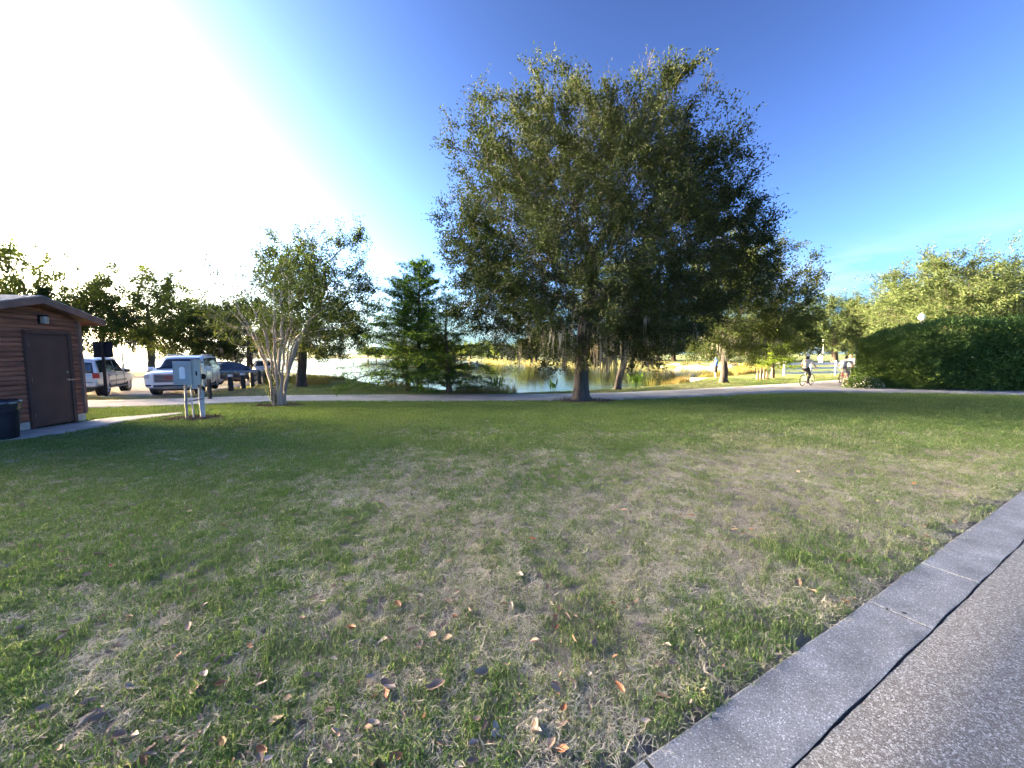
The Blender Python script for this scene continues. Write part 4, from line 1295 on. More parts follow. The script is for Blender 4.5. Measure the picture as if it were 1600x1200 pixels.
# ---- fallen leaves on the lawn: the big ones are things, the small ones litter
def fallen():
    r = np.random.default_rng(900)
    cols = [pmat('dry_leaf_tan', (0.30, 0.195, 0.13), 0.8, 0.15, 30), pmat('dry_leaf_pale', (0.38, 0.30, 0.235), 0.8, 0.12, 30),
            pmat('dry_leaf_rust', (0.27, 0.105, 0.04), 0.65, 0.15, 30), pmat('dry_leaf_brown', (0.24, 0.15, 0.10), 0.8, 0.15, 30)]
    def leafmesh(m, seed):
        q = np.random.default_rng(seed)
        n = 7; V = []; curl = q.uniform(0.2, 0.8); bend = q.uniform(-0.25, 0.25)
        for i in range(n):
            t = i / (n - 1); w = 0.46 * math.sin(math.pi * (0.05 + 0.91 * t)) ** 0.9 * (1 + 0.12 * math.sin(9 * t + seed))
            zc = curl * 0.6 * (t - 0.5) ** 2 * 1.6
            for s_ in (-1, 0, 1):
                V.append((t - 0.5, s_ * w * 0.5 + bend * (t - 0.5) ** 2, zc + abs(s_) * w * curl * 0.9))
        F = []
        for i in range(n - 1):
            for s_ in range(2):
                a = i * 3 + s_; F.append((a, a + 3, a + 4, a + 1))
        return mesh_np('fallen_leaf', V, F, m, smooth=True)
    meshes = [[leafmesh(m, 10 * i + j) for j in range(4)] for i, m in enumerate(cols)]
    # seen singly in the photograph: pixel, length in photo pixels, colour, label
    spots = [(391, 1012, 17, 2, 'upright curled rust-brown leaf on a bare spot, left foreground'), (548, 986, 22, 2, 'rust-coloured leaf in the grass, left of centre foreground'),
             (605, 1072, 30, 3, 'dark brown leaf lying on a pale one, centre foreground'), (608, 1081, 26, 1, 'pale leaf tucked under a dark brown one, centre foreground'),
             (680, 1076, 38, 0, 'largest tan leaf, arched like a tent, centre foreground'), (752, 1055, 30, 0, 'crumpled tan leaf with folded halves, centre foreground'),
             (790, 1042, 13, 0, 'small pinkish oval leaf right of the crumpled tan one'), (870, 1083, 30, 0, 'long thin tan leaf right of centre foreground'),
             (690, 1168, 24, 0, 'pointed tan leaf low in the centre foreground'), (738, 1190, 26, 3, 'brown leaf at the bottom edge of the lawn, centre'),
             (408, 1072, 24, 1, 'pale oval leaf beside a green tuft, left foreground'), (345, 1072, 22, 2, 'orange-brown leaf beside a pale one, left foreground'),
             (318, 1060, 24, 1, 'broad pale leaf left of an orange-brown one'), (412, 1172, 28, 2, 'reddish leaf standing on edge, bottom left'),
             (420, 1188, 18, 1, 'whitish leaf below the reddish upright one, bottom left'), (152, 1116, 22, 3, 'brown leaf at far left foreground'),
             (212, 1157, 30, 1, 'pale leaf heap near the bottom left corner'), (190, 1152, 26, 3, 'dark brown leaf beside the pale heap, bottom left'),
             (522, 1032, 14, 1, 'small white leaf on bare soil, left of centre'), (710, 968, 14, 2, 'small reddish leaf above the centre foreground'),
             (695, 980, 16, 0, 'tan leaf beside a small reddish one'), (868, 967, 12, 2, 'reddish leaf on dry grass right of centre'),
             (958, 946, 11, 2, 'bright orange leaf right of centre'), (832, 846, 14, 2, 'orange-red leaf in the middle of the lawn'),
             (788, 948, 12, 2, 'small rust leaf right of the bare patch'), (1008, 1130, 20, 1, 'pale leaf on dry grass near the kerb'),
             (515, 1112, 20, 3, 'brown leaf low left of centre'), (585, 1135, 26, 1, 'pale narrow leaf in a heap, low left of centre'),
             (575, 1140, 22, 3, 'dark brown leaf in the heap, low left of centre'), (745, 1128, 16, 0, 'tan leaf between two bigger ones, low centre')]
    for k, (px, py, ln, c, lab) in enumerate(spots):
        p = G(px, py, 0.02)
        dist = math.hypot(p[0], p[1], ) ; size = ln / 600 * p[1] * 1.05
        o = link(bpy.data.objects.new('fallen_leaf', meshes[c][k % 4]))
        s = max(0.035, min(0.10, size * 0.8))
        o.location = (p[0], p[1], T1(p[0], p[1]) + 0.034); o.scale = (s, s * r.uniform(0.9, 1.3), s)
        o.rotation_euler = (r.normal(0, 0.25) + (1.1 if 'upright' in lab or 'edge' in lab else 0), r.normal(0, 0.2), r.uniform(-0.5, 0.5))
        tag(o, lab, 'leaf', 'single fallen leaves on the lawn')
    n = 2600
    y = 1.2 + 9 * r.random(n) ** 1.6; x = r.uniform(-1.4, 1.4, n) * y
    keep = on_lawn(x, y) & (r.random(n) < np.where(x < 0.6, 1.0, 0.45)) & (fbm(x, y, 0.8, 44, 2) > 0.5); x, y = x[keep], y[keep]; n = len(x)
    pos = np.stack([x, y, T(x, y) + 0.026], -1)
    rot = np.stack([r.normal(0, .35, n), r.normal(0, .35, n), r.uniform(0, 6.28, n)], -1)
    s = 0.016 + 0.055 * r.random(n) ** 2
    pr = [meshes[a][b] for a in range(4) for b in (0, 2)]
    scatter('leaf_litter', pr, pos, rot, np.stack([s, s * r.uniform(0.8, 1.3, n), s], -1), r.choice([0, 1, 0, 1, 2, 3, 4, 6, 7], n), np.zeros(n))
fallen()
# ------------------------------------------------------------------ shed
M_LOG = pmat('stained_log_siding', (0.25, 0.108, 0.068), 0.85, 0.22, 3.0, bump=0.5, bscale=14, stretch=(0.35, 4, 4), col2=(0.11, 0.047, 0.032), spec=0.15)
M_TRIM = pmat('brown_trim', (0.19, 0.105, 0.08), 0.7, 0.12, 4.0)
M_DOOR = pmat('dark_brown_door', (0.085, 0.048, 0.04), 0.7, 0.06, 3.0, spec=0.15)
M_SHINGLE = pmat('grey_shingle', (0.13, 0.13, 0.135), 0.9, 0.2, 18.0, bump=0.6, bscale=40)
M_STEEL = pmat('brushed_steel', (0.62, 0.60, 0.57), 0.3, 0.05, 20, metal=1.0)
M_FOUND = pmat('foundation_concrete', (0.42, 0.39, 0.34), 0.9, 0.12, 5.0, bump=0.3, bscale=40)
M_GLASSW = pmat('frosted_lamp_glass', (0.30, 0.29, 0.27), 0.4, 0.1, 10)
M_BLACK = pmat('black_metal', (0.010, 0.010, 0.011), 0.6, 0.05, 8, spec=0.2)
M_GALV = pmat('galvanised_steel', (0.22, 0.225, 0.225), 0.6, 0.15, 12, metal=0.3)

def shed():
    rz = math.atan2(0.99, -0.139)
    root = empty('shed', (-10.52, 8.35, 0.0), rz)
    tag(root, 'brown log-sided shed with a dark door at the left edge', 'shed')
    XL, XR, PK = -1.06, 1.20, 0.07          # wall ends and ridge position along the wall
    DEP = 4.2; Z0 = 0.17; ZE = 2.36; ZP = 2.86; slope = (ZP - 2.46) / (1.45)
    zr = lambda x: 2.83 - slope * abs(x - PK) - 0.02           # underside of roof
    # foundation (interrupted by the door)
    MB().box(((XL - 0.07) / 2, DEP / 2, Z0 / 2), (-XL - 0.07, DEP, Z0)).build('foundation', M_FOUND, root)
    MB().box(((0.94 + XR) / 2, DEP / 2, Z0 / 2), (XR - 0.94, DEP, Z0)).build('foundation', M_FOUND, root)
    MB().box((0.435, DEP / 2 + 0.1, Z0 / 2), (1.012, DEP - 0.2, Z0)).build('foundation', M_FOUND, root)
    # wall core with gable
    mb = MB()
    pts = [(XL + 0.02, 0.03, Z0), (XR - 0.02, 0.03, Z0), (XR - 0.02, 0.03, zr(XR - 0.02) - 0.01), (PK, 0.03, zr(PK) - 0.01), (XL + 0.02, 0.03, zr(XL + 0.02) - 0.01)]
    mb.poly(pts, DEP - 0.06, (0, 1, 0))
    wall = mb.build('wall', M_LOG, root)
    # half-round log boards, one object each
    hgt = 0.1015; k = 0
    cache = {}
    def board(x0, x1, z, cutl=None, cutr=None):
        n = 6; V = []; xs = np.linspace(x0, x1, 9)
        wob = np.random.default_rng(int((z * 1000 + x0 * 77) % 9999)).normal(0, 0.0025, (9,))
        for i, x in enumerate(xs):
            for j in range(n + 1):
                a = math.pi * j / n
                zz = z + hgt / 2 - math.cos(a) * hgt * 0.49
                V.append((x, 0.028 - 0.036 * math.sin(a) ** 0.7, zz + wob[i]))
            V.append((x, 0.034, z + hgt)); V.append((x, 0.034, z))
        m = n + 3; F = []
        for i in range(8):
            for j in range(m):
                F.append((i * m + j, i * m + (j + 1) % m, (i + 1) * m + (j + 1) % m, (i + 1) * m + j))
        F.append(tuple(range(m))); F.append(tuple(8 * m + j for j in range(m))[::-1])
        obj_np('log_board', V, F, M_LOG, wall)
    z = Z0
    while z < zr(PK) - hgt:
        zt = z + hgt
        half = (2.81 - 0.02 - zt) / slope
        xl = max(XL, PK - half); xr = min(XR - 0.055, PK + half)
        if xr - xl > 0.15:
            if zt < 2.17:
                board(xl, -0.075, z); board(0.945, xr, z)
            else:
                board(xl, xr, z)
        z += hgt
    # corner board
    MB().box((XR - 0.022, -0.012, (Z0 + zr(XR)) / 2 - 0.02), (0.06, 0.10, zr(XR) - Z0 - 0.05), bevel=0.006).build('corner_board', M_TRIM, root)
    # door
    fr = MB()
    fr.box((-0.035, -0.005, 1.07), (0.075, 0.10, 2.13)); fr.box((0.905, -0.005, 1.07), (0.075, 0.10, 2.13)); fr.box((0.435, -0.006, 2.135), (1.015, 0.098, 0.075))
    fr.build('door_frame', M_DOOR, root)
    door = MB().box((0.435, 0.0, 1.06), (0.855, 0.05, 2.05), bevel=0.004).build('door', M_DOOR, root)
    h = MB().tube((0.79, -0.02, 1.04), (0.79, -0.075, 1.04), 0.028, 0.024, 14).tube((0.79, -0.07, 1.04), (0.905, -0.075, 1.035), 0.011, 0.009, 10)
    h.build('handle', M_STEEL, door, smooth=True)
    MB().tube((0.79, -0.02, 1.22), (0.79, -0.05, 1.22), 0.031, 0.027, 14).build('deadbolt', M_STEEL, door, smooth=True)
    for zz in (0.28, 1.07, 1.86):
        MB().tube((0.012, -0.034, zz - 0.055), (0.012, -0.034, zz + 0.055), 0.010, 0.010, 8).build('hinge', M_STEEL, door)
    # wall lamp
    lamp = MB().box((0.34, -0.05, 2.50), (0.125, 0.12, 0.04), bevel=0.008).box((0.34, -0.015, 2.42), (0.13, 0.03, 0.2)).build('wall_lamp', M_BLACK, root)
    MB().box((0.34, -0.085, 2.405), (0.10, 0.10, 0.16), bevel=0.02).build('lamp_glass', M_GLASSW, lamp)
    # roof: two slopes with fascia
    roof = None
    for sgn, xe in ((1, 1.52), (-1, -1.38)):
        n = Vector((sgn * slope, 0, 1)).normalized()
        a = Vector((PK, 0, 2.86)); b = Vector((xe, 0, 2.86 - slope * abs(xe - PK)))
        mb = MB()
        q = [(a.x, -0.31, a.z), (b.x, -0.31, b.z), (b.x, DEP + 0.31, b.z), (a.x, DEP + 0.31, a.z)]
        mb.poly(q, 0.045, (0, 0, 1))
        r_ = mb.build('roof', M_SHINGLE, root)
        # shingle courses stepping down the slope
        nc = 9; sh = MB()
        for i in range(nc):
            t = (i + 0.5) / nc; c = a.lerp(b, t) + Vector((0, 0, 0.052 + 0.004 * ((i * 7) % 3)))
            ang = math.atan(slope) * sgn + sgn * 0.03
            sh.box((c.x, DEP / 2, c.z), ((b - a).length / nc * 1.04, DEP + 0.66, 0.010), Euler((0, ang, 0)).to_matrix())
        tag(sh.build('shingles', M_SHINGLE, r_), kind='stuff')
        fb = MB()
        fb.poly([(a.x, -0.312, a.z + 0.03), (b.x, -0.312, b.z + 0.03), (b.x, -0.312, b.z - 0.10), (a.x, -0.312, a.z - 0.11)], 0.03, (0, -1, 0))
        fb.build('fascia', M_TRIM, r_)
        ef = MB().box((xe + 0.012 * sgn, DEP / 2, b.z - 0.03), (0.02, DEP + 0.62, 0.14)); ef.build('eave_board', M_TRIM, r_)
        so = MB(); so.poly([(a.x, -0.30, a.z - 0.035), (b.x, -0.30, b.z - 0.035), (b.x, DEP + 0.30, b.z - 0.035), (a.x, DEP + 0.30, a.z - 0.035)], 0.012, (0, 0, 1))
        so.build('soffit', M_TRIM, r_)
        edge = MB(); edge.tube((a.x, -0.345, a.z + 0.042), (b.x, -0.345, b.z + 0.042), 0.008, 0.008, 6); edge.build('drip_edge', M_GALV, r_)
    return root
shed()

# ---- black waste bin
M_BIN = pmat('black_plastic', (0.010, 0.011, 0.015), 0.6, 0.1, 5, spec=0.2)
def lathe(prof, seg=24):
    V = []; F = []
    for i in range(seg):
        a = 2 * math.pi * i / seg
        for r_, z in prof: V.append((r_ * math.cos(a), r_ * math.sin(a), z))
    m = len(prof)
    for i in range(seg):
        for j in range(m - 1):
            F.append((i * m + j, ((i + 1) % seg) * m + j, ((i + 1) % seg) * m + j + 1, i * m + j + 1))
    return V, F
bp_ = G(12, 686, 0.03)
bin_ = empty('waste_bin', (bp_[0] - 0.19, bp_[1] + 0.04, 0.03)); tag(bin_, 'black round waste bin with liner bag beside the shed door', 'waste bin')
V, F = lathe([(0.0, 0.0), (0.225, 0.0), (0.235, 0.02), (0.275, 0.66), (0.262, 0.66), (0.22, 0.03), (0, 0.03)]); obj_np('body', V, F, M_BIN, bin_, smooth=True)
V, F = lathe([(0.277, 0.60), (0.300, 0.665), (0.297, 0.715), (0.280, 0.735), (0.262, 0.70), (0.262, 0.66)]); obj_np('rim', V, F, M_BIN, bin_, smooth=True)
r_ = np.random.default_rng(4); V, F = lathe([(0.282, 0.52), (0.288, 0.60), (0.306, 0.67), (0.303, 0.725), (0.27, 0.742), (0.24, 0.68), (0.20, 0.5)], 36)
V = np.array(V); V[:, :2] *= 1 + 0.02 * np.sin(np.arctan2(V[:, 1], V[:, 0]) * 9)[:, None]; V[:, 2] += r_.normal(0, 0.006, len(V)); obj_np('liner_bag', V, F, pmat('bag_plastic', (0.02, 0.021, 0.03), 0.25, 0.1, 8), bin_, smooth=True)
for a in (0.0, math.pi):
    MB().box((0.30 * math.cos(a), 0.30 * math.sin(a), 0.69), (0.05, 0.12, 0.035), bevel=0.01).build('handle', M_GALV, bin_)

# ---- electrical cabinet on posts
M_CAB = pmat('grey_green_cabinet_paint', (0.32, 0.35, 0.345), 0.55, 0.08, 3.0)
M_PVC = pmat('pale_conduit', (0.36, 0.385, 0.38), 0.6, 0.08, 5)
M_LABEL = pmat('white_sticker', (0.74, 0.75, 0.75), 0.5, 0.03, 5)
M_RUST = pmat('rusty_elbow', (0.28, 0.14, 0.09), 0.8, 0.2, 12)
def cabinet():
    a = Vector(G(292.5, 655.5)); b = Vector(G(318, 650.5))
    rz = 0.30
    root = empty('electrical_cabinet', (a.x, a.y, a.z), rz); tag(root, 'grey-green electrical cabinet on posts in front of the white SUV', 'electrical box')
    root.scale = (0.74, 0.74, 1.0)
    # posts
    MB().tube((0, 0, -0.05), (0, 0, 1.45), 0.038, 0.038, 12).build('post', M_GALV, root, smooth=True)
    MB().box((0.44, 0.14, 0.70), (0.085, 0.045, 1.42), bevel=0.006).build('post', M_PVC, root)
    MB().tube((0.385, 0.11, -0.04), (0.345, 0.10, 0.98), 0.03, 0.03, 10).build('conduit', M_PVC, root, smooth=True)
    MB().tube((0.19, 0.02, -0.04), (0.14, 0.02, 0.90), 0.022, 0.022, 10).build('conduit', M_PVC, root, smooth=True)
    MB().box((0.22, 0.05, 0.49), (0.56, 0.03, 0.045), Euler((0, -0.12, 0.26)).to_matrix()).build('strut', M_GALV, root)
    MB().box((0.16, 0.06, 1.47), (0.74, 0.04, 0.045), Euler((0, 0, 0.08)).to_matrix()).build('strut', M_GALV, root)
    # meter box (front, with sticker) and switch box beside it
    box1 = MB().box((0.02, -0.10, 1.20), (0.52, 0.17, 0.60), bevel=0.008).build('meter_box', M_CAB, root)
    MB().box((0.02, -0.1885, 1.20), (0.47, 0.009, 0.55), bevel=0.003).build('cover', M_CAB, box1)
    sk = MB(); sk.poly([(-0.055, -0.1955, 1.06), (0.105, -0.1955, 1.06), (0.105, -0.1955, 1.32), (0.07, -0.1955, 1.36), (-0.02, -0.1955, 1.36), (-0.055, -0.1955, 1.32)], 0.002, (0, -1, 0)); sk.build('sticker', M_LABEL, box1)
    box2 = MB().box((0.385, -0.03, 1.20), (0.19, 0.17, 0.62), bevel=0.008).build('switch_box', pmat('beige_cabinet_paint', (0.40, 0.41, 0.37), 0.5, 0.08, 3.0), root)
    MB().box((0.40, -0.122, 1.19), (0.04, 0.02, 0.11)).build('switch_handle', M_BLACK, box2)
    MB().box((0.385, -0.05, 1.525), (0.22, 0.20, 0.025)).build('hood', M_CAB, box2)
    MB().box((0.30, -0.02, 0.855), (0.17, 0.13, 0.13), bevel=0.01).build('junction_box', M_PVC, root)
    MB().sphere((0.43, -0.02, 0.865), 0.05, (1.2, 1, 0.7)).build('conduit_elbow', M_RUST, root, smooth=True)
    MB().tube((0.53, 0.03, 1.10), (0.53, 0.09, 1.10), 0.075, 0.07, 16).tube((0.49, 0.02, 0.84), (0.53, 0.08, 0.75), 0.04, 0.035, 12).build('meter_dial', M_BLACK, root, smooth=True)
cabinet()

# ---- square sign seen from behind
sp = G(166.5, 620.5)
sign = empty('road_sign', sp); tag(sign, 'black square sign on a post, seen from behind, right of the shed', 'sign')
MB().box((0, 0, 1.26), (0.10, 0.10, 2.62), bevel=0.006).build('post', M_BLACK, sign)
MB().box((0, 0.065, 2.20), (0.66, 0.025, 0.72), Euler((0, 0, 0.0)).to_matrix(), bevel=0.008).build('sign_panel', pmat('dark_sign_back', (0.010, 0.011, 0.016), 0.7, 0.05, 4, spec=0.15), sign)
for z in (2.40, 2.0): MB().box((0, 0.047, z), (0.5, 0.012, 0.04)).build('bracket', M_BLACK, sign)
sign.rotation_euler = (0, 0, 0.55)
MB().tube((0, 0, -0.02), (0, 0, 0.04), 0.17, 0.15, 14).build('footing', M_FOUND, sign)

# ---- bollards
M_REFL = pmat('white_reflective_band', (0.72, 0.72, 0.70), 0.4, 0.03, 6)
M_BOLL = pmat('black_bollard_paint', (0.014, 0.014, 0.015), 0.55, 0.1, 8)
blabels = ['nearest black bollard with a white top, right of the white SUV', 'second black bollard from the white SUV, with a white top', 'middle black bollard in the row by the sedan', 'fourth black bollard in the row by the sedan', 'last black bollard, next to the crape myrtle stems']
b0 = None
for k, (px, py) in enumerate(((361, 611.5), (380, 607.5), (394.5, 605), (405.5, 601.5), (414.5, 599.5))):
    g = G(px, py)
    if b0 is None:
        b0 = empty('bollard', g)
        V, F = lathe([(0, 0.80), (0.115, 0.80), (0.118, 0.79), (0.118, -0.05)], 18); obj_np('post', V, F, M_BOLL, b0, smooth=False)
        V, F = lathe([(0, 0.90), (0.09, 0.90), (0.118, 0.875), (0.122, 0.80), (0.122, 0.785), (0, 0.785)], 18); obj_np('cap', V, F, M_REFL, b0, smooth=False)
        o = b0
    else:
        o = b0.copy(); COL.objects.link(o)
        for ch in b0.children:
            c = ch.copy(); COL.objects.link(c); c.parent = o
            if ch.name.startswith('cap') and k >= 2:
                c.data = c.data.copy(); c.data.materials[0] = M_BOLL
        o.location = g
    tag(o, blabels[k], 'bollard', 'bollards along the parking lot')
g = G(328.5, 624)
fb = empty('folding_bollard', g); tag(fb, 'slim black fold-down post on the path beside the electrical cabinet', 'bollard')
MB().box((0, 0, 0.45), (0.10, 0.10, 0.90), bevel=0.006).build('post', M_BOLL, fb)
MB().box((0, 0, 0.022), (0.26, 0.2, 0.02)).build('base_plate', M_BOLL, fb)
MB().box((-0.065, 0, 0.47), (0.06, 0.07, 0.10), bevel=0.01).build('lock', M_BOLL, fb)

# ------------------------------------------------------------------ cars
def paint(name, c, rough=0.28, metal=0.0): return pmat(name, c, rough, 0.015, 1.5, metal=metal, coat=0.6)
M_TYRE = pmat('tyre_rubber', (0.018, 0.018, 0.019), 0.85, 0.1, 12)
M_RIM = pmat('alloy_rim', (0.45, 0.45, 0.46), 0.3, 0.05, 10, metal=0.8)
M_GLASS = pmat('dark_car_glass', (0.02, 0.023, 0.026), 0.05, 0.02, 3, spec=0.8)
M_CHROME = pmat('chrome', (0.36, 0.37, 0.39), 0.4, 0.02, 5, metal=0.5)
M_TRIMB = pmat('black_car_trim', (0.015, 0.015, 0.016), 0.5, 0.05, 5)
M_LAMPW = pmat('headlamp_lens', (0.42, 0.45, 0.5), 0.12, 0.1, 25, spec=0.8)
M_LAMPR = pmat('tail_lamp_lens', (0.36, 0.012, 0.018), 0.2, 0.05, 10)
M_LAMPC = pmat('clear_lamp_lens', (0.62, 0.55, 0.52), 0.2, 0.05, 10)
M_PLATE = pmat('licence_plate', (0.6, 0.6, 0.58), 0.5, 0.02, 10)

def wheel_parts(r, w, nsp):
    t, f = lathe([(r * 0.62, -w / 2), (r * 0.90, -w / 2), (r * 0.985, -w * 0.38), (r, -w * 0.2), (r, w * 0.2), (r * 0.985, w * 0.38), (r * 0.90, w / 2), (r * 0.62, w / 2)], 28)
    tyre = mesh_np('tyre', [(x, z, y) for x, y, z in t], f, M_TYRE, True)
    mb = MB()
    v, f = lathe([(r * 0.66, -w * 0.5), (r * 0.62, -w * 0.28), (r * 0.60, w * 0.1), (r * 0.58, w * 0.22), (r * 0.66, w * 0.5)], 24)
    rim = bmesh.new()
    vs = [rim.verts.new((x, z, y)) for x, y, z in v]
    for q in f: rim.faces.new([vs[i] for i in q])
    mb.bm.free(); mb.bm = rim
    for k in range(nsp):
        a = 2 * math.pi * k / nsp
        mb.box((math.cos(a) * r * 0.33, w * 0.36, math.sin(a) * r * 0.33), (r * 0.62, w * 0.12, r * 0.15), Euler((0, -a, 0)).to_matrix())
    mb.tube((0, w * 0.25, 0), (0, w * 0.46, 0), r * 0.14, r * 0.12, 14)
    rimm = mb.mesh('rim', M_RIM)
    hub = MB().tube((0, -w * 0.3, 0), (0, w * 0.05, 0), r * 0.6, r * 0.6, 20).mesh('brake_disc', M_TRIMB)
    return tyre, rimm, hub

def car(name, loc, rz, label, L, W, low, green, belt, wb_frac, paintm, wheel_r, wheelbase, track, sides, nsp, windshield, rear_glass, tyre_w=0.25):
    root = empty(name, loc, rz); tag(root, label, 'car')
    hw = W / 2
    # lower body
    V = []; F = []
    for (x, zb, zt, wf) in low:
        w = hw * wf
        V += [(x, -w * 0.80, zb), (x, -w * 0.97, zb + 0.10), (x, -w, zb + (zt - zb) * 0.45), (x, -w * 0.985, zt - 0.12), (x, -w * 0.93, zt - 0.03), (x, -w * 0.6, zt + 0.012), (x, 0, zt + 0.025),
              (x, w * 0.6, zt + 0.012), (x, w * 0.93, zt - 0.03), (x, w * 0.985, zt - 0.12), (x, w, zb + (zt - zb) * 0.45), (x, w * 0.97, zb + 0.10), (x, w * 0.80, zb), (x, 0, zb)]
    m = 14; n = len(low)
    for i in range(n - 1):
        for j in range(m):
            F.append((i * m + j, (i + 1) * m + j, (i + 1) * m + (j + 1) % m, i * m + (j + 1) % m))
    F.append(tuple(range(m))); F.append(tuple((n - 1) * m + j for j in range(m))[::-1])
    body = obj_np('body', V, F, paintm, root)
    bm = bmesh.new(); bm.from_mesh(body.data); bmesh.ops.recalc_face_normals(bm, faces=bm.faces[:]); bm.to_mesh(body.data); bm.free()
    s = body.modifiers.new('s', 'SUBSURF'); s.levels = 2; s.render_levels = 2
    cut = MB()
    for sx in (-1, 1):
        for sy in (-1, 1):
            cut.tube((sx * wheelbase / 2, sy * (hw - 0.30), wheel_r), (sx * wheelbase / 2, sy * (hw + 0.3), wheel_r), wheel_r * 1.15, wheel_r * 1.15, 28)
    co = cut.build('cut', None)
    b = body.modifiers.new('b', 'BOOLEAN'); b.operation = 'DIFFERENCE'; b.object = co; b.solver = 'EXACT'
    bake(body); bpy.data.objects.remove(co)
    body.data.polygons.foreach_set('use_smooth', np.ones(len(body.data.polygons), bool)); body.data.set_sharp_from_angle(angle=R(35))
    # dark wheel houses
    for sx in (-1, 1):
        for sy in (-1, 1):
            MB().tube((sx * wheelbase / 2, sy * (hw - 0.33), wheel_r), (sx * wheelbase / 2, sy * (hw - 0.27), wheel_r), wheel_r * 1.14, wheel_r * 1.14, 24).build('wheel_house', M_TRIMB, root)
    # greenhouse
    gx = [g[0] for g in green]; gz = [g[1] for g in green]; gw = [g[2] * hw for g in green]
    zt = lambda x: float(np.interp(x, gx, gz)); wt = lambda x: float(np.interp(x, gx, gw)); wbl = hw * wb_frac
    xs = np.unique(np.concatenate([gx, np.linspace(gx[0], gx[-1], 25)]))
    V = []; F = []
    for x in xs:
        z = zt(x); w = wt(x); k = min(1.0, max(0.0, (z - belt) / 0.25)); wb_ = w + (wbl - w) * 1.0
        V += [(x, -wb_, belt - 0.06), (x, -(w * k + wb_ * (1 - k)), z - 0.07 * k - 0.01), (x, -w * 0.90, z - 0.012), (x, -w * 0.5, z + 0.01), (x, 0, z + 0.016), (x, w * 0.5, z + 0.01), (x, w * 0.90, z - 0.012), (x, (w * k + wb_ * (1 - k)), z - 0.07 * k - 0.01), (x, wb_, belt - 0.06)]
    m = 9; n = len(xs)
    for i in range(n - 1):
        for j in range(m - 1): F.append((i * m + j, (i + 1) * m + j, (i + 1) * m + j + 1, i * m + j + 1))
    F.append(tuple(range(m))); F.append(tuple((n - 1) * m + j for j in range(m))[::-1])
    cab = obj_np('cabin', V, F, paintm, root)
    bm = bmesh.new(); bm.from_mesh(cab.data); bmesh.ops.recalc_face_normals(bm, faces=bm.faces[:]); bm.to_mesh(cab.data); bm.free()
    cab.data.polygons.foreach_set('use_smooth', np.ones(len(cab.data.polygons), bool)); cab.data.set_sharp_from_angle(angle=R(32))
    def sp_(x, t, sy):
        z = zt(x); top = z - 0.08; w = wt(x)
        return (x, sy * (wbl + (w - wbl) * t + 0.006), belt - 0.03 + t * (top - belt + 0.03))
    for sy in (-1, 1):
        for (xb0, xb1, xt0, xt1) in sides:
            N = 5; V = []
            for i in range(N + 1):
                u = i / N
                xb = xb0 + (xb1 - xb0) * u; xt = xt0 + (xt1 - xt0) * u
                p0 = sp_(xb, 0.10, sy); p1 = sp_(xt, 0.93, sy)
                V += [p0, p1]
            F = [(2 * i, 2 * i + 2, 2 * i + 3, 2 * i + 1) for i in range(N)]
            o = obj_np('side_window', V, F, M_GLASS, root)
            so = o.modifiers.new('t', 'SOLIDIFY'); so.thickness = 0.012; so.offset = 0
    def slope_glass(nm, xb, xt, sgn):
        V = []; N = 8; K = 5
        for i in range(N + 1):
            u = i / N * 2 - 1
            for j in range(K + 1):
                t = 0.06 + 0.88 * j / K; x = xb + (xt - xb) * t
                e = 0.01; dz = (zt(x + e) - zt(x - e)) / (2 * e)
                nr = Vector((-dz, 0, 1)).normalized()
                q = Vector((x, u * wt(x) * (0.90 - 0.02 * t), zt(x) + 0.018 - 0.022 * u * u)) + nr * 0.012
                V.append(tuple(q))
        m_ = K + 1
        F = [(m_ * i + j, m_ * (i + 1) + j, m_ * (i + 1) + j + 1, m_ * i + j + 1) for i in range(N) for j in range(K)]
        o = obj_np(nm, V, F, M_GLASS, root, smooth=True)
        so = o.modifiers.new('t', 'SOLIDIFY'); so.thickness = 0.014; so.offset = 0
    slope_glass('windshield', windshield[0], windshield[1], 1)
    slope_glass('rear_window', rear_glass[0], rear_glass[1], -1)
    # wheels
    ty, ri, hb = wheel_parts(wheel_r, tyre_w, nsp)
    for sx in (-1, 1):
        for sy in (-1, 1):
            w_ = link(bpy.data.objects.new('wheel', hb), root); w_.location = (sx * wheelbase / 2, sy * track / 2, wheel_r); w_.rotation_euler = (0, 0.3 * sx, 0 if sy > 0 else math.pi)
            link(bpy.data.objects.new('tyre', ty), w_); link(bpy.data.objects.new('rim', ri), w_)
    # shared details: door seams, handles, mirrors, sills
    def body_w(x):
        return hw * float(np.interp(x, [q[0] for q in low], [q[3] for q in low]))
    return root, body_w, zt, wt

